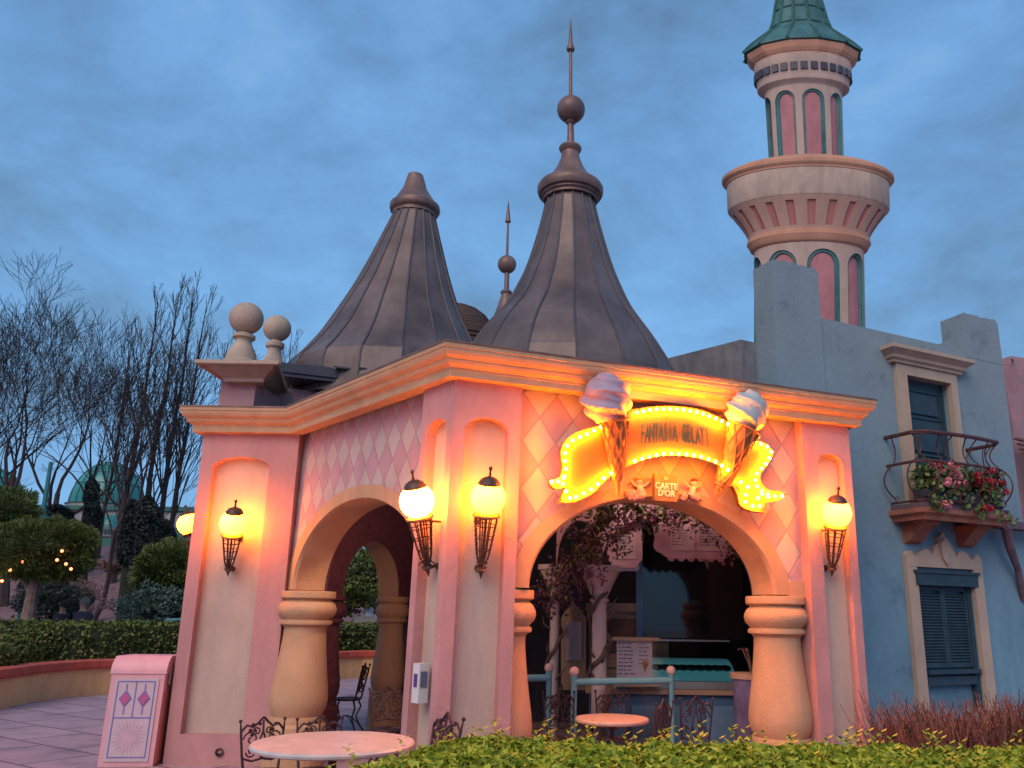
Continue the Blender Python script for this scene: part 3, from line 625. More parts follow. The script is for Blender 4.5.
def cone(tipxy, topL, topR, scoopc, scoopw, scooph, label, smat, tilt):
    tip = SP(*tipxy, .10); a, b = SP(*topL, .20), SP(*topR, .20); mid = (a+b)/2; r = (b-a).length/2*.95; ax = (mid-tip).normalized(); Lc = (mid-tip).length
    sd = nR.cross(ax).normalized(); fw = ax.cross(sd).normalized()
    T = thing('ice_cream_cone', tip, label, 'ice cream cone', 'giant ice cream cones flanking the sign')
    m = M(); n = 28; vs = []
    lv = [(0, .012), (.16, .045*r/.2), (.165, .28*r), (.18, .24*r)] + [(.18+.82*i/10, (.22+.78*i/10)*r) for i in range(11)]
    for t, R in lv:
        for j in range(n): q = 2*PI*j/n; vs.append(tip+ax*Lc*t+(sd*cos(q)+fw*sin(q))*R)
    k = len(lv); m.add(vs, [(i*n+j, i*n+(j+1) % n, (i+1)*n+(j+1) % n, (i+1)*n+j) for i in range(k-1) for j in range(n)] + [tuple((k-1)*n+j for j in range(n))])
    c = obj('cone', m, wafer, T, smooth=True)
    m = M()
    for s in (-1, 1):
        for j in range(9):
            pts = []
            for i in range(13):
                t = .20+.80*i/12; R = (.22+.78*(t-.18)/.82)*r+.004; q = 2*PI*j/9 + s*(2.2*math.log(t+.15)); pts.append(tip+ax*Lc*t+(sd*cos(q)+fw*sin(q))*R)
            m.tube(pts, .0115, 4)
    m.tube([tip+ax*Lc*1.0+(sd*cos(q)+fw*sin(q))*(r+.004) for q in [2*PI*i/28 for i in range(29)]], .012, 6)
    obj('waffle_ridges', m, wafer, c)
    # scoop: a swirled soft ball
    C = SP(*scoopc, .22); k2 = 1/ppm(C); rw, rh = scoopw*k2/2, scooph*k2/2; m = M(); vs = []; nu, nv = 60, 36
    for i in range(nv+1):
        t = -PI/2*.75 + (PI/2*1.75)*i/nv
        for j in range(nu):
            q = 2*PI*j/nu; fold = .21*(.55-abs(sin(1.5*q+4.5*t+.5*sin(2*q+1)))) + .10*(.5-abs(sin(2.5*q+7*t+.8*sin(q+2)))) + .05*noise.noise(V(cos(q)*2, sin(q)*2, t*2.5)); fold = max(fold, -.14)
            R = 1+fold*cos(t)**.5 if cos(t) > 0 else 1
            peak = max(0, sin(t))**6*.12
            vs.append(C + sd*(rw*cos(t)*cos(q)*R) + fw*(min(rw, .21)*cos(t)*sin(q)*R) + ax*((rh*sin(t))*(1+fold*.5)+rh*peak))
    m.add(vs, [(i*nu+j, i*nu+(j+1) % nu, (i+1)*nu+(j+1) % nu, (i+1)*nu+j) for i in range(nv) for j in range(nu)] + [tuple(reversed(range(nu)))])
    obj('scoop', m, smat, T, smooth=True)
lil = mat('lilac_cream', (.44, .31, .38), rough=.55, var=.06, scale=5, bump=.1)
blu = mat('pale_blue_cream', (.42, .47, .48), rough=.55, var=.06, scale=5, bump=.1)
cone((618, 496), (602, 424), (627, 418), (606.5, 400), 50, 48, 'giant waffle cone with a big lilac scoop at the left of the ribbon sign', lil, 0)
cone((713, 501), (729, 423), (757, 437), (746, 412.5), 41, 42, 'giant tilted waffle cone with a pale blue scoop at the right of the ribbon sign', blu, 0)
# small gilt plaque
gold = mat('gilt_plate', (.26, .17, .06), rough=.45, var=.15, scale=10, bump=.05, metal=.2)
PQ = thing('gilt_plaque', SP(665, 500, .0), 'small square gilt plaque reading CARTE D\'OR above the arch crown', 'plaque')
m = M(); pc = SP(665, 488, -.03); m.obox(pc-dR*.118-ZU*.125-nR*.03, dR*.236, ZU*.25, nR*.05); pq = obj('plate', m, gold, PQ)
cl = mat('plaque_letters', (.75, .70, .60), rough=.5, var=.02, bump=0)
for t, dz, sz_ in (('CARTE', .012, .078), ("D'OR", -.055, .078)):
    vs, fs = text_mesh(t, sz_, sy=1.05, ext=.003, bold=.0015); m = M(); m.add([pc+nR*.026 + dR*v.x*.98 + ZU*(v.y+dz) + nR*v.z for v in vs], fs); obj('lettering', m, cl, pq)
m = M(); m.T = None
for i in range(7): a = 2*PI*i/7; m.sphere(pc+nR*.022+ZU*.088+dR*cos(a)*.016+ZU*sin(a)*.012, .006, 6, 5)
obj('emblem', m, cl, pq)
# little reliefs either side: puffs of cloud with a winged figure kept generic
puff = mat('relief_pink', (.42, .24, .23), rough=.8, var=.06, bump=.1); puff2 = mat('relief_white', (.45, .38, .35), rough=.8, var=.06, bump=.1)
for (x, s, lab, hc) in ((640, -1, 'pink cloud relief with an orange bun left of the gilt plaque', (.62, .22, .05)), (693, 1, 'pink cloud relief with a dark tuft right of the gilt plaque', (.14, .03, .04))):
    T = thing('cloud_relief', SP(x, 497, -.05), lab, 'relief'); c = SP(x, 490 if s < 0 else 491, -.07)
    m = M()
    for i in range(9): m.sphere(c + dR*random.uniform(-.13, .10) + ZU*random.uniform(-.08, -.02), random.uniform(.025, .045), 10, 8)
    obj('cloud', m, puff, T, smooth=True)
    m = M(); m.tube([c-ZU*.05-dR*.03*s, c+ZU*.01, c+ZU*.05+dR*.01*s], [.035, .032, .02], 10); m.sphere(c+ZU*.075+dR*.012*s, .034, 12, 10)
    for q in (-1, 1): m.tube([c+ZU*.02, c+dR*.06*q+ZU*.05, c+dR*.11*q+ZU*.10], [.012, .014, .003], 6)
    bd = obj('figure', m, puff2, T, smooth=True)
    m = M(); m.sphere(c+ZU*.10+dR*.015*s-nR*.0, .036, 12, 8, (1, 1, .7)); obj('tuft', m, mat('tuft%d' % (s+1), hc, var=.1, bump=.1), T, smooth=True)

# ------------------------------------------------------------------ blue house on the right
zt = 5.25; Wa, Wb = atZ(822, 318, zt), atZ(942, 345, zt); dW = (Wb-Wa); dW.z = 0; dW.normalize(); nW = V(dW.y, -dW.x, 0); W0 = Wa.copy(); W0.z = 0
def szW(x, y, off=0): q = hit(x, y, W0+nW*off, nW); return (q-W0).dot(dW), q.z
def PW(u, z, d=0): return W0 + dW*u + ZU*z + nW*d
BH = thing('blue_house', PW(0, 0, -1), 'weathered blue stucco house with stubby chimneys, shuttered window and flower balcony', 'house')
def rectW(x0, y0, x1, y1, off=0): a = szW(x0, y0, off); b = szW(x1, y1, off); return a[0], b[0], b[1], a[1]
du0, du1 = szW(906, 420)[0], szW(950, 420)[0]; dz1 = szW(926, 381)[1]; dz0 = szW(926, 508)[1]
wu0, wu1 = szW(918, 620)[0], szW(975, 620)[0]; wz1 = szW(945, 574)[1]
uP_ = szW(838, 600)[0]; uR = szW(1007, 400)[0]; uL = szW(777, 400)[0]
m = M()
m.add([PW(uL, 3.76), PW(uP_, 3.76), PW(uP_, zt), PW(uL, zt)], [(0, 1, 2, 3)])
m.arch(PW, uP_, uR, 2.65, zt, du0, du1, dz0, lambda u: dz1, .14, 4, reveal=0)
uP = szW(838, 600)[0]
m.arch(PW, uP, uR, 0, 2.65, wu0, wu1, .55, lambda u: wz1, .14, 4, reveal=0)
for u, zz, z2, dd in ((uL, 3.76, zt, -.32), (uR, 0, zt, -3), (uP_, 0, 3.76, -.45)): m.add([PW(u, zz), PW(u, zz, dd), PW(u, z2, dd), PW(u, z2)], [(0, 1, 2, 3)])
m.add([PW(uL, zt), PW(uR, zt), PW(uR, zt, -.32), PW(uL, zt, -.32)], [(0, 1, 2, 3)]); m.add([PW(uL, 3.76, -.32), PW(uR, 3.76, -.32), PW(uR, zt, -.32), PW(uL, zt, -.32)], [(0, 1, 2, 3)])
blend = bluewall.copy(); blend.name = 'blue_to_grey_stucco'      # weathered: greyer wash on the upper storey
nt = blend.node_tree; L = nt.links.new; b = nt.nodes['Principled BSDF']; src = b.inputs['Base Color'].links[0].from_socket
geo = N(nt, 'ShaderNodeNewGeometry'); sp = N(nt, 'ShaderNodeSeparateXYZ'); L(geo.outputs['Position'], sp.inputs[0])
nz_ = N(nt, 'ShaderNodeTexNoise', _Scale=.9, _Detail=6.0); L(geo.outputs['Position'], nz_.inputs['Vector'])
ad = N(nt, 'ShaderNodeMath', operation='ADD'); L(sp.outputs['Z'], ad.inputs[0]); mu = N(nt, 'ShaderNodeMath', operation='MULTIPLY'); mu.inputs[1].default_value = 2.2; L(nz_.outputs['Fac'], mu.inputs[0]); L(mu.outputs[0], ad.inputs[1])
mr = N(nt, 'ShaderNodeMapRange'); mr.inputs['From Min'].default_value = 2.6; mr.inputs['From Max'].default_value = 6.2; L(ad.outputs[0], mr.inputs['Value'])
mx_ = N(nt, 'ShaderNodeMix', data_type='RGBA'); L(mr.outputs[0], mx_.inputs['Factor']); L(src, mx_.inputs['A']); mx_.inputs['B'].default_value = (.215, .28, .31, 1)
n5 = N(nt, 'ShaderNodeTexNoise', _Scale=2.2, _Detail=9.0, _Roughness=.72); L(geo.outputs['Position'], n5.inputs['Vector'])
r5 = ramp(nt, [(.34, (.74, .77, .80)), (.44, (.98, .98, .98)), (.60, (1.04, 1.04, 1.02)), (.72, (1.22, 1.18, 1.12))]); L(n5.outputs['Fac'], r5.inputs[0])
m5 = N(nt, 'ShaderNodeMix', data_type='RGBA', blend_type='MULTIPLY'); m5.inputs['Factor'].default_value = 1; L(mx_.outputs['Result'], m5.inputs['A']); L(r5.outputs[0], m5.inputs['B']); L(m5.outputs['Result'], b.inputs['Base Color'])
obj('wall', m, blend, BH)
def chimney(x0, x1, ytopL, depth=.5, proud=.03, lo=3.76):
    u0, u1 = szW(x0, 330)[0], min(uR, szW(x1, 330)[0]); u0 = uL-.005 if x0 < 800 else u0; u1 = uR+.005 if x0 > 900 else u1; zt1 = szW((x0+x1)/2, ytopL)[1]; m = M()
    pts = []; n = 14
    for d, wd in ((proud, 0), (-depth, 0)):
        for i in range(n+1): pts.append(PW(u0+(u1-u0)*i/n, zt1 + .05*noise.noise(V(i*.6, d*3, x0)) - (.03 if i in (0, n) else 0), d))
    for d in (proud, -depth): pts += [PW(u0, lo, d), PW(u1, lo, d)]
    k = n+1; b = 2*k
    f = [(i, i+1, k+i+1, k+i) for i in range(n)]
    f += [tuple([b, b+1]+list(range(n, -1, -1))), tuple([b+2, b+3]+[k+i for i in range(n, -1, -1)]), (b, 0, k, b+2), (b+1, n, k+n, b+3)]
    m.add(pts, f); return obj('chimney', m, blend, BH)
chimney(776, 820, 266, depth=.325)
chimney(963, 1006, 318, depth=.36, proud=.004, lo=zt-.1)
m = M(); a = szW(953, 331)[0]; m.obox(PW(a-.02, zt-.3, -.5), dW*.5, nW*.4, ZU*.42); obj('chimney_shoulder', m, blend, BH)
# balcony door, frame and lintel cornice
def trimW(name, polys, th, mt, parent, d0=0.0):
    m = M()
    for pl in polys: m.prism([PW(u, z, d0+th) for u, z in pl], -nW*th)
    return obj(name, m, mt, parent)
fr = .15; T_ = lambda a, b, c, d: [(a, c), (b, c), (b, d), (a, d)]
df = trimW('door_frame', [T_(du0-fr, du0, dz0, dz1+fr), T_(du1, du1+fr, dz0, dz1+fr), T_(du0-.001, du1+.001, dz1, dz1+fr)], .06, framec, BH)
trimW('frame_bead', [T_(du0-.035, du0+.002, dz0, dz1+.035), T_(du1-.002, du1+.035, dz0, dz1+.035), T_(du0, du1, dz1+.001, dz1+.036)], .085, framec, df)
m = M(); zc_ = dz1+fr+.004; cp = [(.0, zc_), (.06, zc_), (.065, zc_+.03), (.10, zc_+.05), (.11, zc_+.09), (.16, zc_+.13), (.19, zc_+.15), (.19, zc_+.20), (.0, zc_+.215)]
pa = [PW(du0-fr-.02, 0, -.03), PW(du0-fr-.02, 0, .03), PW(du1+fr+.02, 0, .03), PW(du1+fr+.02, 0, -.03)]
m.sweep(cp, [(p.x, p.y) for p in pa]); obj('lintel_cornice', m, framec, df)
dr = M(); dr.obox(PW(du0, dz0, -.13), dW*(du1-du0), nW*.05, ZU*(dz1-dz0))
door = obj('balcony_door', dr, shutter, BH)
W_ = du1-du0; H_ = dz1-dz0
m = M()
for z0, z1 in ((dz1-.10-.42, dz1-.13), (dz1-1.02, dz1-.66), (dz0+.08, dz1-1.14)):
    if z1 <= z0: continue
    for (a, b, c, d) in ((du0+.09, du1-.09, z0, z0+.025), (du0+.09, du1-.09, z1-.025, z1), (du0+.09, du0+.115, z0, z1), (du1-.115, du1-.09, z0, z1)): m.obox(PW(a, c, -.08), dW*(b-a), nW*.018, ZU*(d-c))
    m.obox(PW(du0+.15, z0+.06, -.08), dW*(W_-.30), nW*.03, ZU*(z1-z0-.12))
m.obox(PW(du0+.0, dz0, -.08), dW*.05, nW*.015, ZU*H_); m.obox(PW(du1-.05, dz0, -.08), dW*.05, nW*.015, ZU*H_)
obj('door_panel', m, shutter, door)
# shuttered window with scrolled crest
fw = .17; cu = (wu0+wu1)/2; hw_ = (wu1-wu0)/2+fw
sh = [(-1, 0), (-1, .22), (-.94, .30), (-.86, .30), (-.80, .22), (-.72, .19), (-.64, .30), (-.5, .36), (-.40, .34), (-.36, .28), (-.30, .24), (-.27, .34), (-.22, .45), (-.12, .50), (-.10, .58), (-.05, .66), (0, .72)]
crest = [(cu+x*hw_, wz1+fw*.4+y*.62) for x, y in sh] + [(cu-x*hw_, wz1+fw*.4+y*.62) for x, y in reversed(sh[:-1])]
wf = trimW('window_frame', [crest], .065, framec, BH)
for a, b in ((wu0-fw, wu0), (wu1, wu1+fw)): trimW('frame_post', [T_(a, b, .05, wz1+fw*.41)], .06, framec, wf)
m = M(); m.prism([PW(cu+x, wz1+fw*.4+z, .10) for x, z in ((-.09, .30), (-.07, .12), (0, .03), (.07, .12), (.09, .30), (.03, .36), (-.03, .36))], -nW*.03); obj('crest_shield', m, framec, wf)
m = M(); m.obox(PW(wu0, .5, -.13), dW*(wu1-wu0), nW*.03, ZU*(wz1-.5)); wn = obj('window', m, mat('blue_panel', (.09, .20, .28), var=.15, scale=5, bump=.2), BH)
m = M(); m.obox(PW(wu0-.04, wz1-.15, -.02), dW*(wu1-wu0+.08), nW*.10, ZU*.15); m.obox(PW(wu0-.07, wz1-.005, -.03), dW*(wu1-wu0+.14), nW*.13, ZU*.035); obj('header', m, shutter, wn)
zsil = szW(950, 672)[1]
m = M(); m.obox(PW(wu0+.07, zsil-.02, -.1), dW*(wu1-wu0-.1), nW*.14, ZU*.05); m.obox(PW(wu0+.09, zsil-.15, -.1), dW*(wu1-wu0-.14), nW*.09, ZU*.10); obj('sill', m, shutter, wn)
for a, b in ((wu0, wu0+.07), (wu1-.07, wu1)):
    m = M(); m.obox(PW(a, .5, -.1), dW*(b-a), nW*.08, ZU*(wz1-.65)); obj('jamb', m, shutter, wn)
for k, (a, b) in enumerate(((wu0+.075, cu-.004), (cu+.004, wu1-.075))):
    m = M(); z0, z1 = zsil+.05, wz1-.16
    m.obox(PW(a, z0, -.07), dW*.035, nW*.035, ZU*(z1-z0)); m.obox(PW(b-.035, z0, -.07), dW*.035, nW*.035, ZU*(z1-z0))
    m.obox(PW(a+.036, z0, -.07), dW*(b-a-.072), nW*.034, ZU*.05); m.obox(PW(a+.036, z1-.05, -.07), dW*(b-a-.072), nW*.034, ZU*.05)
    n = 24
    for i in range(n): zz = z0+.055+(z1-z0-.11)*i/n; m.obox(PW(a+.036, zz, -.065), dW*(b-a-.072), nW*.028-ZU*.02, ZU*.012)
    obj('shutter', m, shutter, wn)
# balcony
BD = .52
ub0, ub1 = szW(890, 515)[0]+.02, szW(974, 525)[0]+.02; zb = dz0-.02
m = M(); m.obox(PW(ub0, zb-.07, 0), dW*(ub1-ub0), nW*BD, ZU*.07); bal = obj('balcony_floor', m, greypurple, BH)
m = M(); m.sweep([(0, zb-.20), (.03, zb-.20), (.04, zb-.15), (.09, zb-.12), (.09, zb-.065), (0, zb-.06)], [(p.x, p.y) for p in (PW(ub0+.05, 0, -.01), PW(ub0+.05, 0, BD-.08), PW(ub1-.05, 0, BD-.08), PW(ub1-.05, 0, -.01))]); obj('balcony_moulding', m, terra, bal)
for u in (ub0+.14, ub1-.42):
    m = M(); m.obox(PW(u, zb-.24, 0), dW*.30, nW*.34, ZU*.06); m.add([PW(u+.03, zb-.24, 0), PW(u+.27, zb-.24, 0), PW(u+.27, zb-.24, .28), PW(u+.03, zb-.24, .28), PW(u+.03, zb-.45, 0), PW(u+.27, zb-.45, 0), PW(u+.27, zb-.42, .10), PW(u+.03, zb-.42, .10)], [(0, 1, 2, 3), (4, 5, 6, 7), (0, 1, 5, 4), (1, 2, 6, 5), (2, 3, 7, 6), (3, 0, 4, 7)]); obj('corbel', m, terra, bal)
ir = mat('rusty_rail', (.085, .035, .035), rough=.5, var=.3, scale=15, bump=.2)
def railpath(o, z): return [PW(ub0-.0-o, z, -.0), PW(ub0-.0-o, z, BD-.10+o), PW(ub0+.12, z, BD+.03+o)] + [PW(ub0+.12+(ub1-ub0-.24)*i/6, z, BD+.03+o+.05*sin(PI*i/6)) for i in range(1, 6)] + [PW(ub1-.12, z, BD+.03+o), PW(ub1+o, z, BD-.10+o), PW(ub1+o, z, 0)]
zr1, zr2 = zb+.86, zb+.50
rl = M(); rl.tube(railpath(.0, zr1), .026, 6); rail = obj('top_rail', rl, ir, bal)
m = M(); m.tube(railpath(-.0, zr2), .018, 6); obj('middle_rail', m, ir, rail)
m = M(); m.tube(railpath(-.02, zb+.03), .014, 6); obj('bottom_rail', m, ir, rail)
bars = [(V(*(-dW)), PW(ub0, 0, y)) for y in (.10, BD-.12)] + [(nW, PW(ub0+.10+(ub1-ub0-.2)*i/6, 0, BD+.03+.05*sin(PI*i/6))) for i in range(7)] + [(dW, PW(ub1, 0, y)) for y in (BD-.12, .26, .10)]
for k, (o, p) in enumerate(bars):
    t = V(-o.y, o.x, 0); sgn = 1 if k % 2 else -1
    up = [p + ZU*(zr2+(zr1-zr2)*i/10) - o*.11*sin(PI*i/10) + t*sgn*.05*sin(PI*i/10) for i in range(11)]
    lo = [p + ZU*(zr2-(zr2-zb-.04)*i/12) + o*.15*sin(PI*min(1, i/11))**.8 + t*sgn*.03*sin(PI*i/12) for i in range(13)]
    m = M(); m.tube(up, .009, 5); m.tube(lo, .010, 5)
    c = lo[-1]+ZU*.04-o*.03; m.tube([c + (o*cos(a)+ZU*sin(a)*1.0)*(.045-.0035*i) for i, a in enumerate([-1.2+.55*j for j in range(12)])], .006, 4)
    obj('baluster', m, ir, rail)
# geraniums in their boxes on the balcony
def flowers(u0, u1, label, pet, green, sz, droop):
    T = thing('flower_box', PW((u0+u1)/2, zb, BD-.14), label, 'flower box', 'geranium boxes on the balcony')
    m = M(); m.obox(PW(u0, zb, BD-.24), dW*(u1-u0), nW*.18, ZU*.17); obj('planter', m, mat('planter_dark', (.03, .03, .045), var=.2, bump=.1), T)
    fol, pt = M(), M()
    for i in range(44):
        c = PW(random.uniform(u0, u1), zb+random.uniform(.16, .44), BD-.14+random.uniform(-.10, .14))
        fol.leaves([c+V(random.gauss(0, .05), random.gauss(0, .05), random.gauss(0, .05)) for _ in range(22)], .06, .8)
    for i in range(droop):
        c = PW(random.choice((random.uniform(u0-.06, u0+.12), random.uniform(u0, u1))), zb-.02+random.uniform(-.14, .15), BD+random.uniform(.04, .12)); fol.leaves([c+V(random.gauss(0, .035), random.gauss(0, .03), random.gauss(0, .05)) for _ in range(14)], .055, .8)
    obj('foliage', fol, green, T)
    for i in range(sz):
        c = PW(random.uniform(u0+.02, u1), zb+random.uniform(.20, .50), BD-.02+random.uniform(-.06, .15)) if i > 1 else PW(u0+.1+.1*i, zb-.02, BD+.10)
        pt.leaves([c + V(random.gauss(0, 1), random.gauss(0, 1), random.gauss(0, 1)).normalized()*.035 for _ in range(34)], .042, .9)
    obj('blossoms', pt, pet, T)
um = (ub0+ub1)/2
flowers(ub0+.10, um-.03, 'balcony box of pink geraniums with pale trailing leaves', lf_pinkf, lf_ger, 19, 9)
flowers(um+.05, ub1-.05, 'balcony box of dark red geraniums at the right end', lf_redf, lf_ger, 17, 7)
# pink neighbour with shingled lean-to and dark bracket, cut by the frame
NB = thing('pink_house', PW(uR+1.2, 0, -1.2), 'slice of pink house with stepped gable and slatted roof at the right edge', 'house')
def PN(x, y): return hit(x, y, PW(0, 0, -.75), nW)
m = M(); ps = [PN(1011, 356), PN(1024, 358), PN(1100, 372), PN(1100, 760), PN(1021, 760), PN(1014, 440), PN(1007.5, 392), PN(1014, 390.5)]; m.prism(ps, -nW*1.5); obj('wall', m, mat('pink_rough', (.42, .24, .25), var=.1, scale=3, bump=.4, stain=.2), NB)
rt = mat('slat_roof', (.24, .10, .085), var=.25, scale=8, bump=.3)
m = M(); 
for i in range(16):
    a, b = hit(1014+i*.35, 440+i*5.2, PW(0, 0, -.6), nW), hit(1082, 440+i*5.2+14, PW(0, 0, -.6), nW); o = nW*(.035*i); m.obox(a+o, b-a, nW*.06, ZU*.03)
rf = obj('shingle_roof', m, rt, NB)
m = M(); p = [hit(1006, 528, PW(0, 0, .25), nW), hit(1010, 548, PW(0, 0, .2), nW), hit(1018, 570, PW(0, 0, .1), nW), hit(1024, 600, PW(0, 0, .02), nW)]; m.tube(p, [.07, .06, .045, .05], 8)
m.obox(p[0]-dW*.12+ZU*0, dW*1.5, nW*.12-nW*.3, ZU*.10); obj('scroll_bracket', m, greypurple, NB)
m = M(); m.tube([PN(1000, 362.5)+nW*.2, PN(1013, 361)], .012, 6); obj('iron_tie_rod', m, iron, NB)

# low concrete block behind, between the big spire and the blue house
CB = M(); Yc = 13.0; a, b, c = atY(640, 366, 15.5), atY(741, 339, Yc), atY(800, 350, 12.2+2.2)
pts = [atY(655, 361.5, 15.8), atY(741, 339.5, 13.2), atY(770, 345.5, 13.9)]; z_ = pts[1].z
P_ = [atZ(655, 361.5, z_), atZ(741, 339.5, z_), atZ(800, 352, z_)]
back = P_[0]+(P_[2]-P_[1]); base = [V(p.x, p.y, z_) for p in (P_[0], P_[1], P_[2], back)]
CB.prism([V(p.x, p.y, 0) for p in base], (0, 0, z_)); tag(obj('concrete_block', CB, mat('raw_concrete', (.20, .19, .19), var=.15, scale=1.5, bump=.5, bscale=10, stain=.4)), 'plain dark concrete block rising behind the cornice beside the right spire', 'building')

# ------------------------------------------------------------------ tower
YT = 22.0
TW = thing('round_tower', atY(810, 600, YT).xy.to_3d(), 'slender round pink tower with balcony ring and green roof', 'tower')
KT = 1/ppm(atY(808, 200, YT)); 
axp = [(0, 798.5), (40, 801), (100, 803), (160, 806), (260, 808.5), (330, 810)]
def axx(y):
    for (a, b), (c, d) in zip(axp, axp[1:]):
        if y <= c: return b+(d-b)*(y-a)/(c-a)
    return 810
TD = .5   # the tower is a shallow oval in plan
def TR(y, r): p = atY(axx(y), y, YT-TD*r*KT); q = (V(p.x*YT/p.y, YT, p.z)); return (q, r*KT)
def trings(m, rows, n=48, cap=True, rot=0):
    rows = sorted(rows, key=lambda q: -q[0]); m.rings([TR(y, r) for y, r in rows], n, cap, rot)
def shaft(y0, y1, r0, r1, nb, ha, hy0, hy1, name, rot):
    A0, A1 = TR(y1, r1), TR(y0, r0)          # bottom, top
    z0, z1 = A0[0].z, A1[0].z; R0, R1 = A0[1], A1[1]
    def S(u, z, d):
        t = (z-z0)/(z1-z0); c = A0[0].lerp(A1[0], t); R = R0+(R1-R0)*t; return V(c.x+cos(u)*(R+d), c.y+sin(u)*(R+d), z)
    zl, zh = TR(hy1, r1)[0].z, TR(hy0, r0)[0].z
    m = M(); g = M(); st = 2*PI/nb; Rm = (R0+R1)/2; hr = ha*Rm
    for j in range(nb):
        c = rot + st*j; f = lambda e, k: (lambda u: zh-hr + hr*1.0*math.sqrt(max(0, 1-((u-c)/e)**2)) * k)
        m.cur = 0; m.arch(S, c-st/2, c+st/2, z0, z1, c-ha, c+ha, zl, f(ha, 1), .16, 14, nu=2, reveal=2)
        g.arch(lambda u, z, d: S(u, z, d-.07), c-ha, c+ha, zl, zh, c-ha*.80, c+ha*.80, zl, f(ha*.80, .84), .07, 12, nu=1)
        m.cur = 1; pts = [S(c-ha*.85+ha*1.7*i/8, z, -.15) for z in (zl, zh) for i in range(9)]; m.add(pts, [(i, i+1, 9+i+1, 9+i) for i in range(8)])
    m.mi = list(m.mi); o = obj(name, m, [towerp, towerpink, verd], TW); obj('arch_border', g, verd, o); return o
# upper shaft in front: keep the roof, mouldings and rings as lathed parts
m = M(); trings(m, [(-60, 5), (-32, 17), (-2, 25), (14, 29), (22, 33), (27, 46), (31, 55), (35, 62.5), (36.5, 63), (37.5, 60)], 12, True, rot=.15); rf = obj('green_roof', m, verd, TW)
m = M()
for j in range(12):
    a = .15+2*PI*j/12; m.tube([c+V(cos(a)*r, sin(a)*r, .0) for c, r in [TR(y, r) for y, r in ((36.2, 63.5), (31, 55.5), (27, 46.5), (22, 33.5), (14, 29.5), (-2, 25.5), (-32, 17.5))]], .06, 5)
for y, r in ((4, 27.3), (19, 32.3), (-14, 22)): c, R = TR(y, r); m.tube([c+V(cos(a)*R, sin(a)*R, 0) for a in [.15+2*PI*i/12 for i in range(13)]], .04, 4)
obj('roof_rib', m, mat('verdigris_dark', (.03, .11, .10), var=.3, scale=2, bump=.1), rf)
m = M(); trings(m, [(37, 57), (39, 60), (45, 57), (49, 53.5), (50, 52), (51.5, 51.5)], 12, True, rot=.15); obj('roof_cornice', m, towero, TW)
m = M(); trings(m, [(50, 50), (52, 51), (59, 50.5), (62, 49.5), (69, 48.5), (74, 47)], 48); hd = obj('dentil_band', m, towerp, TW, smooth=True)
m = M()
for j in range(30):
    a = 2*PI*j/30; c, R = TR(65, 49.6); d = V(cos(a), sin(a), 0); t = V(-sin(a), cos(a), 0); m.obox(c+d*(R-.02)-t*.11-ZU*.12, t*.22, d*.06, ZU*.26)
obj('dentil_opening', m, lead, hd)
m = M(); trings(m, [(72, 46), (73.5, 48), (77, 47.5), (79, 45), (81, 42), (83, 40)], 48); obj('neck_moulding', m, towerp, TW, smooth=True)
shaft(81, 158, 40, 37.5, 8, .30, 88, 155, 'upper_shaft', R_(270)+.12)
m = M(); trings(m, [(153.5, 60), (154, 76), (155.5, 83), (157, 86), (160, 86), (162, 84.5), (163.5, 82.5), (165.5, 82)], 64); obj('balcony_rim', m, towero, TW, smooth=True)
m = M(); trings(m, [(164.5, 80), (166, 81), (191, 80), (193, 79)], 64); obj('balcony_band', m, mat('weathered_band', (.48, .36, .28), var=.12, scale=.7, bump=.3, bscale=6, stain=.25), TW, smooth=True)
# flared corbel band with arched slots
B0, B1 = TR(230, 58), TR(192, 79.5)
def SB(u, z, d):
    t = min(1, max(0, (z-B0[0].z)/(B1[0].z-B0[0].z))); c = B0[0].lerp(B1[0], t); R = B0[1]+(B1[1]-B0[1])*(t**1.35); return V(c.x+cos(u)*(R+d), c.y+sin(u)*(R+d), z)
m = M(); z0, z1 = B0[0].z, B1[0].z; nb = 22; st = 2*PI/nb
for j in range(nb):
    c = st*j+.05; ha = .055
    # rows of quads so the flare keeps its curve
    for i in range(6):
        a, b = z0+(z1-z0)*i/6, z0+(z1-z0)*(i+1)/6
        m.cur = 0
        if 1 <= i <= 4:
            for u0_, u1_ in ((c-st/2, c-ha), (c+ha, c+st/2)): m.add([SB(u0_, a, 0), SB(u1_, a, 0), SB(u1_, b, 0), SB(u0_, b, 0)], [(0, 1, 2, 3)])
            m.cur = 1; m.add([SB(c-ha, a, -.09), SB(c+ha, a, -.09), SB(c+ha, b, -.09), SB(c-ha, b, -.09)], [(0, 1, 2, 3)])
            for u_ in (c-ha, c+ha): m.add([SB(u_, a, 0), SB(u_, a, -.09), SB(u_, b, -.09), SB(u_, b, 0)], [(0, 1, 2, 3)])
            if i == 4: m.add([SB(c-ha, b, 0), SB(c+ha, b, 0), SB(c+ha, b, -.09), SB(c-ha, b, -.09)], [(0, 1, 2, 3)])
        else: m.add([SB(c-st/2, a, 0), SB(c, a, 0), SB(c, b, 0), SB(c-st/2, b, 0)], [(0, 1, 2, 3)]); m.add([SB(c, a, 0), SB(c+st/2, a, 0), SB(c+st/2, b, 0), SB(c, b, 0)], [(0, 1, 2, 3)])
obj('flared_corbel', m, [mat('corbel_peach', (.50, .30, .22), var=.08, scale=.8, bump=.2, bscale=6, stain=.12), mat('slot_pink', (.44, .17, .15), var=.06, scale=1, bump=.1)], TW)
m = M(); trings(m, [(226.5, 56), (228, 60), (232, 60.5), (234, 59), (238, 57.5), (241, 54)], 64); obj('ring_moulding', m, towero, TW, smooth=True)
shaft(239, 420, 53.5, 52, 8, .30, 248, 390, 'lower_shaft', R_(270)+.13)

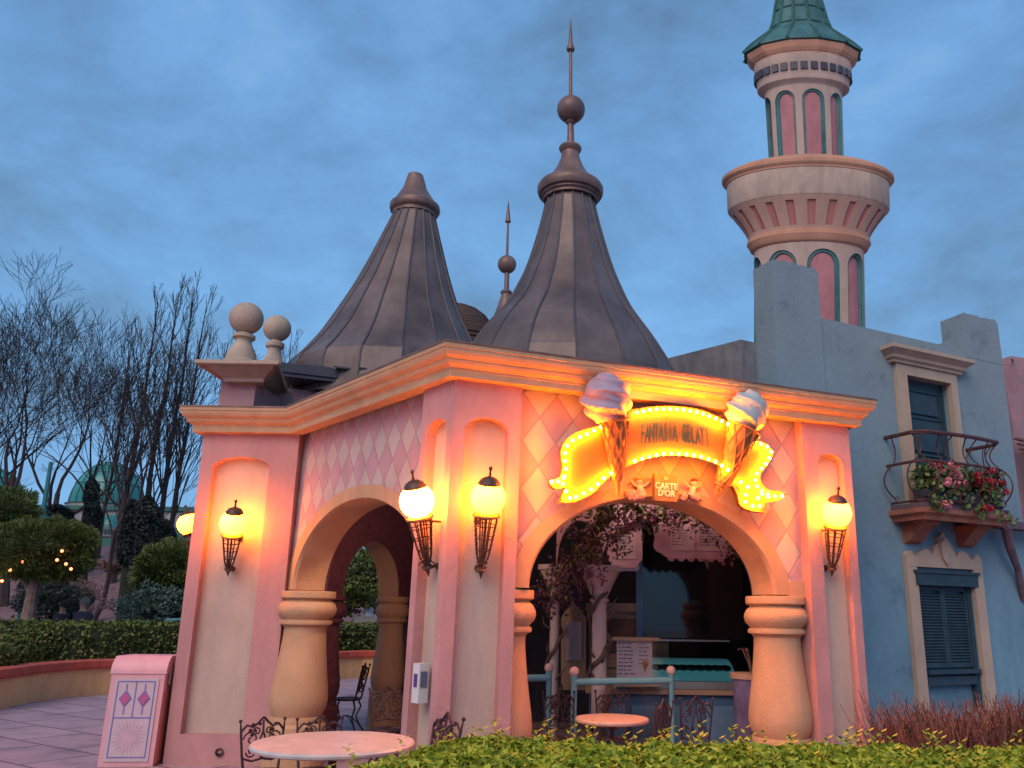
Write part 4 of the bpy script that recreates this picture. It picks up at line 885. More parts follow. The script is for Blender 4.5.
for o in bpy.data.objects:            # squash every tower part in depth about the axis
    if o.type == 'MESH' and (o.parent == TW or (o.parent and o.parent.parent == TW)):
        for v in o.data.vertices: v.co.y = (v.co.y+ORG[TW.name].y-YT)*TD + YT-ORG[TW.name].y

# ------------------------------------------------------------------ tables and cast-iron chairs
CP = thing('cast_iron_chair', (0, 0, 0), 'x', 'chair', 'ornate cast-iron cafe chairs')
m = M(); m.lathe([(.18, .425), (.20, .43), (.205, .445), (.20, .455), (.17, .455)], n=28); 
for i in range(10): a = 2*PI*i/10; m.tube([(0, 0, .447), (.09*cos(a+.5), .09*sin(a+.5), .457), (.19*cos(a), .19*sin(a), .45)], .008, 5)
obj('seat', m, iron, CP)
m = M()
def bp_(x, z): return V(x, -.17-.16*(z-.44)+.02*cos(x*7), z)
for s in (-1, 1):
    m.tube([bp_(s*.17, .43), bp_(s*.195, .6), bp_(s*.215, .80), bp_(s*.225, .90)], [.014, .012, .012, .006], 6); m.sphere(bp_(s*.225, .90), .018, 8, 6)
    m.tube([bp_(s*.215, .80), bp_(s*.16, .86), bp_(s*.10, .84), bp_(s*.05, .88), bp_(0, .93)], .012, 6)
    m.tube([bp_(s*.19, .56), bp_(s*.1, .53), bp_(0, .55)], .011, 6)
    m.tube([bp_(0, .55), bp_(s*.05, .62), bp_(s*.03, .72), bp_(0, .80), bp_(0, .90)], .010, 6)
    for cx_, cz, r0, dr_ in ((.115, .73, .075, 1), (.11, .61, .05, -1), (.06, .80, .04, 1)):
        m.tube([bp_(s*(cx_+(r0-r0*.065*i)*cos(dr_*(.6*i))), cz+(r0-r0*.065*i)*sin(dr_*(.6*i))) for i in range(14)], .0085, 5)
    for _ in range(11):
        c = bp_(s*random.uniform(.03, .19), random.uniform(.58, .87)); a = random.uniform(0, 6.28); m.sphere(c, random.uniform(.014, .026), 7, 5, (1, .35, .8))
obj('backrest', m, iron, CP)
for sx_, sy_ in ((-1, 1), (1, 1), (-1, -1), (1, -1)):
    m = M(); m.tube([(sx_*.13, sy_*.13, .43), (sx_*.17, sy_*.17, .33), (sx_*.11, sy_*.12, .2), (sx_*.15, sy_*.17, .08), (sx_*.20, sy_*.22, .0)], [.014, .013, .011, .011, .013], 6)
    m.tube([(sx_*.13, sy_*.15, .11+.0), (sx_*.05, sy_*.06, .20), (0, 0, .22)], .008, 5); obj('leg', m, iron, CP)
TP = thing('cafe_table', (0, 0, 0), 'x', 'table', 'round cafe tables')
m = M(); m.lathe([(.40, .675), (.51, .68), (.535, .69), (.54, .705), (.53, .718), (.50, .72), (0.01, .722)], n=56); obj('table_top', m, marble, TP, smooth=True)
m = M(); m.lathe([(.03, .08), (.05, .12), (.028, .2), (.045, .34), (.028, .42), (.028, .60), (.10, .665), (.12, .675)], n=16); obj('pedestal', m, iron, TP, smooth=True)
for k in range(4):
    a = PI/4+PI/2*k; m = M(); m.tube([(.03*cos(a), .03*sin(a), .16), (.16*cos(a), .16*sin(a), .14), (.27*cos(a), .27*sin(a), .03), (.32*cos(a), .32*sin(a), .012)], [.02, .018, .014, .018], 6); obj('foot', m, iron, TP)
def put(proto, used, loc, rz, label, s=None):
    o = proto if not used else copy_tree(proto); place(o, loc, rz, label, s); return o
t1 = atZ(334, 741.5, .72); t1.z = 0
put(TP, 0, t1, .3, 'round white marble cafe table in front of the left arch, nearest the hedge', (1.02, 1.02, 1))
t2 = atZ(612, 717.5, .72); t2.z = 0; o = put(TP, 1, t2, .5, 'round pinkish cafe table standing in the middle of the big arch', (.60, .60, 1))
t3 = atZ(318, 677, .72); t3.z = 0; put(TP, 1, t3, .5, 'small white table inside, half hidden by the left arch column', (.55, .55, 1))
pk = mat('pink_marble', (.55, .36, .28), rough=.35, var=.1, bump=0)
for ch in o.children:
    if 'top' in ch.name: ch.data = ch.data.copy(); ch.data.materials[0] = pk
def chair_at(px, py, z, Y, face, label, used=1):
    p = atY(px, py, Y); p.z = 0; put(CP, used, p, face, label)
def face(p, t): d = t-p; return math.atan2(d.y, d.x)-PI/2
def ch(px, Y, tgt, label, used=1, rz=None, s=.80, h=None):
    p = atY(px, 720, Y); p.z = 0; put(CP, used, p, face(p, tgt) if rz is None else rz, label, (s, s, h or s))
ch(272, 7.05, t1, 'iron chair left of the marble table, against the wide pink pier', 0)
ch(322, 7.15, t1, 'iron chair behind the marble table in front of the left arch column')
ch(423, 6.55, t1, 'iron chair right of the marble table, at the foot of the corner pier', s=.92)
ch(384, 5.75, t1, 'iron chair tucked below the near edge of the marble table, behind the hedge', rz=.35, s=.74)
ch(345, 12.0, t3, 'iron chair seen side-on inside the left arch, beside the small table', rz=R_(90), s=.95)
ch(388, 9.4, t3, 'iron chair just inside the left arch by its hidden right column', rz=R_(200), s=.85)
ch(566, 8.6, t2, 'iron chair left of the pinkish table, behind the blue rail post', s=.76, h=.92)
ch(612, 8.75, t2, 'iron chair behind the pinkish table, in front of the kiosk', s=.76, h=.92)
ch(646, 7.55, t2, 'iron chair nearest the hedge, overlapping the pinkish table', s=.74, h=.97)
ch(690, 8.2, t2, 'iron chair right of the pinkish table beyond the rail', rz=.25, s=.72, h=.95)
# blue rails
railm = mat('pale_blue_paint', (.16, .40, .46), rough=.45, var=.1, bump=.05); knob = mat('cream_knob', (.6, .42, .38), rough=.5, var=.05, bump=0)
def railing(a, b, label):
    T = thing('blue_railing', (a+b)/2 - ZU*((a+b)/2).z, label, 'railing', 'pale blue railings in the arch'); 
    for p in (a, b):
        m = M(); m.lathe([(.05, 0), (.05, .02), (.032, .03), (.032, p.z-.02), (.038, p.z-.01), (.038, p.z)], (p.x, p.y), 14); q = obj('post', m, railm, T, smooth=True); m = M(); m.sphere(p+ZU*.04, .05, 14, 10); obj('ball', m, knob, q, smooth=True)
    m = M(); m.tube([V(a.x, a.y, a.z-.06), V(b.x, b.y, b.z-.06)], .036, 10); obj('top_bar', m, railm, T, smooth=True)
    m = M(); m.tube([V(a.x, a.y, .12), V(b.x, b.y, .12)], .025, 8); obj('lower_bar', m, railm, T, smooth=True)
    dd = (b-a); dd.z = 0; nn = V(-dd.y, dd.x, 0).normalized(); m = M(); m.obox(V(a.x, a.y, .18)-nn*.006, dd, nn*.012, ZU*(a.z-.32)); obj('glass_panel', m, glassm, T)
ra, rb = atY(574, 690, 8.9), atY(671, 681, 9.3); ra.z = rb.z = .98; railing(ra, rb, 'pale blue rail with two ball-topped posts behind the pinkish table')
ra, rb = atY(549, 680, 9.4), atY(500, 690, 9.2); ra.z = rb.z = .98; railing(ra, rb, 'pale blue rail end showing beside the left column of the big arch')

# ------------------------------------------------------------------ kiosk inside the big arch
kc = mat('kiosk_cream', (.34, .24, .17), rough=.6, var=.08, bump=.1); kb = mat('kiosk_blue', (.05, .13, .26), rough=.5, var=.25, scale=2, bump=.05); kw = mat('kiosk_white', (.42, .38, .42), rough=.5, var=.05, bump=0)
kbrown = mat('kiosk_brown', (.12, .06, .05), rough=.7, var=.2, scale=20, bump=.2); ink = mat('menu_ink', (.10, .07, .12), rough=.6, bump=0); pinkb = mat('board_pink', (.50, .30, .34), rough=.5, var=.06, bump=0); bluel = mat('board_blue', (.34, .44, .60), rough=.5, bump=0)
YK = 9.9
def K(x, y, Y=YK): return atY(x, y, Y)
def kbox(m, x0, y0, x1, y1, Y, d):
    a, b = K(x0, y1, Y), K(x1, y0, Y); m.obox(V(a.x, Y, a.z), V(b.x-a.x, 0, 0), V(0, d, 0), V(0, 0, b.z-a.z))
# counter
T = thing('serving_counter', K(690, 700).xy.to_3d(), 'blue ice cream serving counter with cream ledge inside the big arch', 'counter')
xa_, xb_ = K(590, 700).x, 2.55; zc1 = K(690, 692).z
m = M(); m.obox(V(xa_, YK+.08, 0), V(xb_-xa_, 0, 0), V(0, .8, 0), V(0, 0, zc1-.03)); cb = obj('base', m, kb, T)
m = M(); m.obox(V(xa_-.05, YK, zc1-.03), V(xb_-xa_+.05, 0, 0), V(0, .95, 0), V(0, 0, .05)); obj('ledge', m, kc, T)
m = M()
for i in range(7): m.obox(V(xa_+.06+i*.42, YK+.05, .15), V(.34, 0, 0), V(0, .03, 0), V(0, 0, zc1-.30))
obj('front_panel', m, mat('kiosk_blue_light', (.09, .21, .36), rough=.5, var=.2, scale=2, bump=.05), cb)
# lit display tank on the counter
T = thing('ice_cream_display', K(690, 680).xy.to_3d(), 'curved glass ice cream display lit pale cyan on the serving counter', 'display case')
x0_, x1_ = K(650, 680).x, K(742, 680).x; z0_ = zc1+.022
m = M(); m.obox(V(x0_, YK+.12, z0_), V(x1_-x0_, 0, 0), V(0, .75, 0), V(0, 0, .08)); obj('tray', m, mat('steel_tray', (.30, .34, .36), rough=.35, metal=.6, bump=0), T)
cy = emis('cyan_glow', (.12, .50, .56), .16); m = M(); m.add([V(x0_+.03, YK+.16, z0_+.085), V(x1_-.03, YK+.16, z0_+.085), V(x1_-.03, YK+.82, z0_+.16), V(x0_+.03, YK+.82, z0_+.16)], [(0, 1, 2, 3)]); obj('lit_floor', m, cy, T)
m = M(); cols = [(.75, .3, .35), (.8, .7, .4), (.3, .16, .08), (.45, .6, .3)]
for i in range(9): m.sphere((x0_+.12+i*(x1_-x0_-.24)/8, YK+.42, z0_+.12), .075, 12, 8, (1, 1, .5))
obj('ice_cream_tub', m, mat('gelato', (.35, .42, .42), var=.4, scale=1.5, bump=.1), T, smooth=True)
m = M(); arc = [(YK+.12+.62*(1-cos(a)), z0_+.09+.22*sin(a)) for a in [PI/2*i/10 for i in range(11)]]
vs = [V(x, y, z) for y, z in arc for x in (x0_, x1_)]; m.add(vs, [(2*i, 2*i+1, 2*i+3, 2*i+2) for i in range(10)]); vs2 = [v+V(0, .008, -.008) for v in vs]; m.add(vs2, [(2*i, 2*i+1, 2*i+3, 2*i+2) for i in range(10)]); obj('curved_glass', m, glassm, T, smooth=True)
m = M(); m.obox(V(x0_, YK+.70, z0_+.505), V(x1_-x0_, 0, 0), V(0, .15, 0), V(0, 0, .02)); obj('top_shelf', m, mat('steel_tray', (.3, .3, .3)), T)
# menu stand
def rows(m, a, w_, h_, nrow, seed, d=V(0, -.006, 0), ex=V(1, 0, 0)):
    rnd = random.Random(seed)
    for i in range(nrow):
        z = h_*(.92-.84*i/nrow); x = .06*w_
        for _ in range(3):
            l = rnd.uniform(.08, .24)*w_; m.obox(a+ex*x+ZU*z, ex*l, d, ZU*h_*.022); x += l+rnd.uniform(.03, .10)*w_
            if x > .75*w_: break
T = thing('menu_stand', K(636, 684, 9.75).xy.to_3d(), 'lavender-white menu panel with small print on the cream counter ledge', 'menu')
a, b = K(617, 681, 9.75), K(652, 641, 9.75); m = M(); m.obox(V(a.x, 9.75, a.z), V(b.x-a.x, 0, 0), V(0, .12, 0), V(0, 0, b.z-a.z)); bd = obj('panel', m, kw, T)
m = M(); m.obox(V(a.x-.05, 9.70, b.z), V(b.x-a.x+.14, 0, 0), V(0, .30, 0), V(0, 0, .035)); m.obox(V(a.x-.04, 9.71, a.z-.05), V(b.x-a.x+.12, 0, 0), V(0, .28, 0), V(0, 0, .05)); obj('ledge', m, kc, T)
m = M(); rows(m, V(a.x, 9.75, a.z), (b.x-a.x)*.62, b.z-a.z, 9, 3); rows(m, V(a.x+(b.x-a.x)*.6, 9.75, a.z+.12), (b.x-a.x)*.4, (b.z-a.z)*.7, 6, 4); obj('print', m, ink, bd)
m = M(); c = V(a.x+(b.x-a.x)*.80, 9.742, a.z+.14); m.sphere(c+ZU*.05, .032, 12, 8, (1, .3, 1)); m.add([c+V(-.028, 0, .04), c+V(.028, 0, .04), c+V(0, 0, -.05)], [(0, 1, 2)]); obj('picture', m, wafer, bd)
# hutch behind
T = thing('cream_hutch', K(625, 700, 11.2).xy.to_3d(), 'cream hutch with brown panel behind the vine-wrapped column', 'cabinet')
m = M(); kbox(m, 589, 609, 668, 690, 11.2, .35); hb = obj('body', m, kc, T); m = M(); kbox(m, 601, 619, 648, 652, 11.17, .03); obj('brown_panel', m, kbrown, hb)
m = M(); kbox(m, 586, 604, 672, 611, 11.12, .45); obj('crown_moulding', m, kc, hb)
for y in (660, 670): 
    m = M(); kbox(m, 601, y, 648, y+7, 11.17, .03); obj('drawer', m, kc, hb)
T = thing('white_side_panel', K(573, 700, 10.9).xy.to_3d(), 'tall white screen with scalloped top left of the cream hutch', 'screen')
m = M(); pts = [K(x, y, 10.9) for x, y in ((561, 690), (586, 690), (586, 618), (582, 612), (576, 606), (573, 600), (570, 606), (565, 611), (561, 618))]; m.prism([V(p.x, 10.9, p.z) for p in pts], (0, .08, 0)); obj('board', m, kc, T)
m = M(); kbox(m, 566, 622, 582, 660, 10.87, .025); obj('inset', m, kw, T)
# hanging menu boards with scalloped outline
def board(cx_, cy_, w_, h_, Y, label, posters, seed):
    T = thing('hanging_menu_board', K(cx_, cy_, Y), label, 'menu board', 'hanging menu boards'); c = K(cx_, cy_, Y); k = 1/ppm(c); W, H = w_*k/2, h_*k/2; n = 60
    pts = []
    for i in range(n):
        a = 2*PI*i/n; r = 1+.06*abs(sin(4*a)); ca, sa = cos(a), sin(a); pts.append(c + V(W*math.copysign(abs(ca)**.55, ca)*r, 0, H*math.copysign(abs(sa)**.7, sa)*r))
    m = M(); m.prism(pts, (0, .06, 0)); b = obj('board', m, pinkb, T)
    for j, (f0, f1) in enumerate(posters):
        m = M(); m.obox(c+V(W*f0, -.012, -H*.62), V(W*(f1-f0), 0, 0), V(0, .012, 0), V(0, 0, H*1.25)); p = obj('poster', m, mat('poster_pale', (.55, .40, .42), rough=.5, bump=0), b)
        m = M(); rows(m, c+V(W*f0, -.014, -H*.6), W*(f1-f0), H*1.2, 7, seed+j); obj('print', m, ink, p)
    m = M()
    for i in range(6): m.sphere(c+V(W*(-.6+1.2*i/5), .03, -H*1.0), H*.20, 10, 6, (1, .15, .8))
    obj('scallop', m, bluel if seed == 5 else pinkb, b)
    m = M(); 
    m.tube([c+V(-W*.0, .03, H), V(c.x, c.y+.03, 3.42)], .012, 6); obj('hanger', m, iron, T)
board(625, 545, 34, 44, 9.8, 'pink hanging menu board with blue scalloped hem left of centre in the arch', [(-.62, .62)], 5)
board(696, 538, 82, 40, 9.6, 'wide pale pink hanging menu board with two posters at the right', [(-.62, -.05), (.02, .75)], 9)
# lilac flower tub at the right
T = thing('lilac_planter', K(742, 710, 8.9).xy.to_3d(), 'lilac painted planter with bare stems beside the right arch column', 'planter')
c = K(744, 673, 8.9); m = M(); m.lathe([(.12, 0), (.17, .1), (.20, c.z-.1), (.20, c.z-.05)], (c.x+.08, 8.9), 20, rot=.2); lilp = mat('lilac_paint', (.10, .09, .19), var=.4, scale=4, bump=.1); pot_ = obj('pot', m, lilp, T, smooth=True)
m = M(); m.lathe([(.22, c.z-.05), (.225, c.z), (.18, c.z)], (c.x+.08, 8.9), 24); obj('rim', m, kc, pot_, smooth=True)
for i in range(7): m = M(); a = random.uniform(0, 6); p = V(c.x+.08, 8.9, c.z-.02); m.tube([p, p+V(.05*cos(a), .05*sin(a), .12), p+V(.16*cos(a), .12*sin(a), .26), p+V(.24*cos(a), .16*sin(a), .24)], .008, 5); obj('stem', m, wood, T)
# white columns with vines
def wcolumn(px, Y, capw, ytop, shw, label, vine):
    T = thing('white_column', K(px, 720, Y).xy.to_3d(), label, 'column', 'white pergola columns inside the arch'); p = K(px, ytop, Y); k = 1/ppm(p); W = capw*k/2; S = shw*k/2; z = p.z
    m = M(); m.lathe([(W, z), (W, z-.06), (W*.88, z-.065), (W*.78, z-.12), (W*.5, z-.26), (S*1.1, z-.34), (S*1.05, z-.36)], (p.x, Y), 24); obj('capital', m, kc2, T, smooth=True)
    m = M(); m.lathe([(S*1.3, z-.36), (S*1.3, z-.39), (S, z-.40), (S*1.05, .8), (S*1.1, .16), (S*1.5, .14), (S*1.5, 0)], (p.x, Y), 20); obj('shaft', m, kc2, T, smooth=True)
    if vine:
        m = M(); n = 70
        m.tube([V(p.x+(S+.03+.02*sin(i*.9))*cos(i*.30), Y+(S+.03)*sin(i*.30), .05+(z-.05)*i/n + .02*sin(i)) for i in range(n+1)], [.030-.010*i/n for i in range(n+1)], 6); 
        for j in range(7): zz = random.uniform(.8, 2.0); a = random.uniform(PI, 2*PI); m.tube([V(p.x+S*cos(a), Y+S*sin(a), zz), V(p.x+.14*cos(a), Y+.14*sin(a), zz+.06), V(p.x+.2*cos(a+.3), Y+.16*sin(a), zz+.16)], [.014, .012, .004], 5)
        obj('vine', m, wood, T, smooth=True)
    return p
kc2 = mat('column_white', (.50, .42, .40), rough=.6, var=.06, bump=.1)
c1 = wcolumn(600, 9.45, 44, 566, 14, 'white flared column wrapped in a brown vine, before the hutch', True); c2 = wcolumn(556, 10.6, 36, 565, 9, 'slimmer white column with a vine at the left of the kiosk', True)
T = thing('pergola_arch', V(c1.x, c1.y, 0), 'pale pink arch band springing from the white column capitals', 'pergola'); 
for a, b in ((c1, V(c1.x+1.3, c1.y+.5, c1.z)), (c1, c2)):
    n = 16; m = M(); vs = []
    for i in range(n+1):
        t = i/n; p = a.lerp(b, t); zz = a.z+.02+.55*math.sqrt(max(0, 1-(2*t-1)**2)); vs += [V(p.x, p.y, zz), V(p.x, p.y, min(3.4, zz+.22+.25*abs(2*t-1))), V(p.x, p.y+.12, min(3.4, zz+.22+.25*abs(2*t-1))), V(p.x, p.y+.12, zz)]
    m.add(vs, [(i*4+j, i*4+(j+1) % 4, (i+1)*4+(j+1) % 4, (i+1)*4+j) for i in range(n) for j in range(4)]+[(0, 1, 2, 3), (n*4+3, n*4+2, n*4+1, n*4)]); obj('arch_band', m, pinkb, T)
# wisteria under the arch
def wisteria(lst, label):
    c0 = K(*lst[0][:2], lst[0][2]); T = thing('wisteria', c0, label, 'wisteria', 'wisteria garlands under the arch'); g, f = M(), M()
    for (x, y, Y, n, r) in lst:
        c = K(x, y, Y)
        for _ in range(n):
            q = c+V(random.gauss(0, r), random.gauss(0, r*.8), random.gauss(0, r*.7)); 
            if q.z > 3.40: continue
            if random.random() < .45: g.leaves([q+V(random.gauss(0, .04), random.gauss(0, .04), random.gauss(0, .04)) for _ in range(7)], .07, .5)
            else: f.leaves([q - ZU*random.uniform(0, .22) + V(random.gauss(0, .02), random.gauss(0, .02), 0) for _ in range(11)], .035, .8)
    st = M(); p = K(lst[0][0], lst[0][1], lst[0][2]); st.tube([V(K(x, y, Y).x, Y, min(3.36, K(x, y, Y).z+.1)) for x, y, Y, n, r in lst], .02, 5)
    obj('leaves', g, lf_wgreen, T); obj('blossoms', f, lf_wist, T); obj('stem', st, wood, T)
wisteria([(556, 590, 9.3, 26, .13), (566, 572, 9.3, 40, .15), (580, 555, 9.2, 50, .17), (592, 538, 9.1, 55, .17), (606, 518, 9.0, 46, .14), (622, 509, 9.0, 30, .11), (640, 507, 9.0, 24, .10)], 'purple and green wisteria hanging thickly at the left side of the big arch')
wisteria([(655, 507, 9.2, 26, .09), (672, 509, 9.2, 22, .09), (690, 514, 9.2, 14, .08), (705, 520, 9.2, 8, .07), (730, 545, 9.2, 8, .06)], 'thinner green wisteria trailing across the top right of the big arch')
# glazing of the kiosk above the counter
T = thing('kiosk_window', V(1.3, 10.95, 0), 'dark glass screen above the serving counter', 'window'); m = M(); m.obox(V(K(640, 600, 10.98).x, 10.98, zc1+.55), V(1.55, 0, 0), V(0, .01, 0), V(0, 0, 1.75)); obj('glass_pane', m, mat('dark_glass', (.01, .014, .02), rough=.06, bump=0, spec=.6), T)
m = M(); 
for x in (K(640, 600, 10.96).x, ): m.obox(V(x-.05, 10.9, 0), V(.08, 0, 0), V(0, .1, 0), V(0, 0, 3.4))
obj('frame', m, kb, T)
# dispenser on the corner pier
P_ = PL(.27, 0); T = thing('wall_dispenser', szL and PL(.27, .9, 0), 'small white hand-gel dispenser on the corner pier', 'dispenser')
q = hit(423, 684, A+nL*-.02, nL); m = M(); m.obox(q-dL*.05-ZU*.14-nL*.02, dL*.10, nL*.09, ZU*.30); db = obj('case', m, white, T)
m = M(); m.obox(q+nL*.071-dL*.025-ZU*.02, dL*.05, nL*.004, ZU*.10); obj('label_patch', m, mat('violet_patch', (.09, .05, .25), bump=0), db)
m = M(); m.obox(q-nL*.0-dL*.054-ZU*.02, dL*-.004, nL*.06, ZU*.12); obj('window_slot', m, mat('grey_slot', (.12, .16, .22), bump=0), db)

# ------------------------------------------------------------------ garden at the left
def shellpts(fn, n): return [fn() for _ in range(n)]
# planter wall with red coping
pw = [V(-14, 8.5, 0), V(-9.6, 11.2, 0), V(-9.05, 13.2, 0), V(-9.2, 14.9, 0), V(-9.0, 16.1, 0), V(-8.3, 17.0, 0), V(-7.0, 18.4, 0), V(-5.9, 20.2, 0), V(-4.9, 21.6, 0), V(-2, 22.3, 0), V(4, 22.4, 0)]
pw = [V(*p, 0) for p in curve_pts([(p.x, p.y) for p in pw], 4)]; pw = pw[::-1]
T = thing('planter_wall', (-9, 15, 0), 'low ochre planter wall with red brick coping curving along the plaza', 'wall')
m = M(); m.sweep([(-.32, 0), (0, 0), (0, .46), (-.32, .46)], [(p.x, p.y) for p in pw][::-1]); wl = obj('wall', m, ochre, T)
m = M(); m.sweep([(-.36, .462), (.05, .462), (.06, .50), (.05, .60), (.03, .615), (-.34, .615), (-.36, .60)], [(p.x, p.y) for p in pw][::-1]); obj('coping', m, brick, T)
def hedge(name, pts, w_, z0, z1, n, size, mt, label, cat='hedge', core=(.02, .03, .012), r=.18):
    """clipped hedge along a plan line"""
    T = thing(name, pts[len(pts)//2].xy.to_3d(), label, cat); m = M(); path = [(p.x, p.y) for p in pts]
    m.sweep([(-w_/2+.1, z0), (w_/2-.1, z0), (w_/2-.08, z1-.16), (w_/2-.2, z1-.08), (-w_/2+.2, z1-.08), (-w_/2+.08, z1-.16)], path); obj('branches', m, mat('hedge_core', core, var=.3, scale=9, bump=.6), T)  # solid dark fill inside the hedge, closes the gaps between leaves
    seg = [(a, b, (b-a).length) for a, b in zip(pts, pts[1:])]; tot = sum(s[2] for s in seg); lf = M(); P = []
    for _ in range(n):
        t = random.uniform(0, tot)
        for a, b, l in seg:
            if t <= l: break
            t -= l
        d = (b-a).normalized(); nn = V(d.y, -d.x, 0); c = a+d*t; u = random.random(); H = z1-z0; bump = .05*noise.noise(V(c.x*1.3, c.y*1.3, z1))
        k = random.random()*(w_+2*H)
        if k < H: q = c-nn*(w_/2-.02)+ZU*(z0+k)
        elif k < H+w_: q = c+nn*(k-H-w_/2)+ZU*(z1+bump)
        else: q = c+nn*(w_/2-.02)+ZU*(z0+(k-H-w_))
        # round the shoulders
        off = abs((q-c).dot(nn)); 
        if q.z > z1-r and off > w_/2-r: q -= nn*math.copysign(.05, (q-c).dot(nn)); q.z -= .04
        P.append(q+V(random.gauss(0, .022), random.gauss(0, .022), random.gauss(0, .025)))
    lf.leaves(P, size, .7); obj('foliage', lf, mt, T); return T
hp = [V(-12.3, 17.5, 0), V(-10.4, 17.9, 0), V(-9.2, 18.7, 0), V(-8.2, 19.6, 0), V(-7.0, 21.0, 0), V(-5.5, 22.9, 0), V(-3, 23.7, 0), V(1, 23.8, 0)]; hp = [V(*p, 0) for p in curve_pts([(p.x, p.y) for p in hp], 4)]
hedge('box_hedge', hp, 1.1, .3, 1.24, 26000, .075, lf_box, 'long clipped green hedge behind the red-coped planter wall')
def blob_bush(name, c, rad, n, size, mt, label, cat, core=(.015, .022, .012), lump=.25, sq=(1, 1, .8), asp=.6, stems=None, seed=1, group=None, fil=.25):
    T = thing(name, V(c[0], c[1], max(0, c[2]-rad*sq[2])), label, cat, group); c = Vector(c); lf = M(); P = []
    for _ in range(n):
        d = V(random.gauss(0, 1), random.gauss(0, 1), random.gauss(0, 1)).normalized(); f = 1+lump*noise.noise(d*2.1+V(seed*3.1, 0, 0))*1.6+.12*noise.noise(d*6+V(seed, 1, 2))
        q = f*(1-fil*random.random()**2)*rad; P.append(c+V(d.x*sq[0], d.y*sq[1], d.z*sq[2])*q)
    lf.leaves(P, size, asp); obj('foliage', lf, mt, T)
    m = M(); m.sphere(c, rad*.74, 14, 10, sq); obj('branches', m, mat('hedge_core', core, var=.3, scale=9, bump=.6), T)  # dark solid core behind the leaves, no modelled twigs
    if stems: 
        m = M(); m.tube(*stems); obj('trunk', m, wood, T)
    return T
for (px, py, Y, r, lab) in ((6, 652, 15.6, .36, 'round clipped box ball at the far left behind the planter wall'), (38, 642, 17.4, .43, 'round clipped box ball next to the long hedge'), (-16, 660, 14.4, .42, 'round clipped box ball cut by the left edge of the photo')):
    c = atY(px, py, Y); blob_bush('box_ball', c, r, 4200, .07, lf_box, lab, 'shrub', lump=.05, sq=(1.1, 1.1, .85), group='clipped box balls', seed=r)
# cloud-pruned pine with fairy lights
def cloud(c, r, sq, n, mt, lf, size=.13, lump=.3, seed=0):
    for _ in range(n):
        d = V(random.gauss(0, 1), random.gauss(0, 1), random.gauss(0, 1)).normalized(); f = 1+lump*1.6*noise.noise(d*1.9+V(seed, 0, 0)); q = c+V(d.x*sq[0], d.y*sq[1], d.z*sq[2])*r*f*(1-.3*random.random()**2)
        a = (d+V(random.gauss(0, .5), random.gauss(0, .5), random.gauss(0, .5)+.4)).normalized(); b = a.orthogonal().normalized()*size*.09
        for k in (-1, 0, 1): a2 = a+b*4*k; lf.add([q-b, q+b, q+a2*size], [(0, 1, 2)])
YP = 18.3
T = thing('clipped_pine', atY(28, 632, YP).xy.to_3d(), 'flat-topped clipped pine strung with small red fairy lights at the left', 'tree')
lf = M(); core_ = M()
for i, (px, py, rx, rz_) in enumerate(((36, 546, 40, 20), (66, 556, 26, 18), (12, 553, 30, 18), (74, 541, 18, 13), (26, 536, 24, 12), (54, 533, 20, 11), (42, 566, 30, 12))):
    c = atY(px, py, YP+random.uniform(-.3, .3)); k = 1/ppm(c); cloud(c, 1, (rx*k, rx*k*.8, rz_*k), 5600, None, lf, .12, .40, i*2.3); core_.sphere(c, 1, 14, 8, (rx*k*.72, rx*k*.6, rz_*k*.66))
obj('crown', lf, lf_pine, T); obj('branches', core_, mat('hedge_core', (.02, .03, .012)), T)  # dark solid cores fill the needle clumps
a, b, c = atY(27, 625, YP), atY(32, 596, YP), atY(40, 560, YP); m = M(); m.tube([V(a.x-.05, YP, 0), a, b, c], [.17, .15, .12, .09], 10); m.tube([b, b.lerp(c, .6)+V(-.4, 0, .2)], [.08, .05], 8); obj('trunk', m, mat('pine_trunk', (.20, .14, .12), var=.3, scale=8, bump=.6, bscale=20), T)
for (px, py) in ((62, 551), (57, 560), (66, 564), (71, 569), (23, 562), (10, 570), (2, 581)):
    p = atY(px, py, YP-.62-.1*random.random()); m = M(); m.sphere(p, .032, 8, 6); obj('fairy_light', m, fairy_m, T)
def pine2(px, py, Y, r, sq, n, label, mt, seed):
    c = atY(px, py, Y); T = thing('conifer', V(c.x, c.y, hz(c.x, c.y)), label, 'conifer'); lf = M(); cloud(c, r, sq, n, None, lf, .17, .35, seed); obj('crown', lf, mt, T)
    m = M(); m.sphere(c, r*.7, 12, 8, sq); obj('branches', m, mat('hedge_core', (.02, .03, .012)), T)  # dark solid core fills the crown
    m = M(); m.tube([V(c.x, c.y, hz(c.x, c.y)-.1), c], [.14, .08], 7); obj('trunk', m, wood, T)
pine2(4, 514, 25, .85, (1, 1, .75), 5000, 'dark green pine crown showing at the left edge above the clipped pine', lf_pine, 3)
pine2(174, 570, 21.5, .80, (1, 1, .8), 7000, 'rounded green pine bush just left of the pavilion wall lamp', lf_pine, 9)
blob_bush('juniper', atY(164, 606, 20.8), .62, 5200, .075, lf_jun, 'blue-green spreading juniper in front of the rounded pine bush', 'shrub', lump=.5, sq=(1.5, 1.1, .75), seed=4)
blob_bush('juniper', atY(185, 612, 21.2), .7, 4200, .075, lf_jun, 'darker juniper clump beside the pier at the foot of the slope', 'shrub', lump=.5, sq=(1.2, 1, .7), seed=7)
blob_bush('dry_shrub', atY(66, 598, 23.5), .8, 3800, .10, lf_dry, 'brown leafless shrub beside the pine trunk on the slope', 'shrub', core=(.035, .02, .02), lump=.5, sq=(1.3, 1, .7), seed=5, asp=.2)
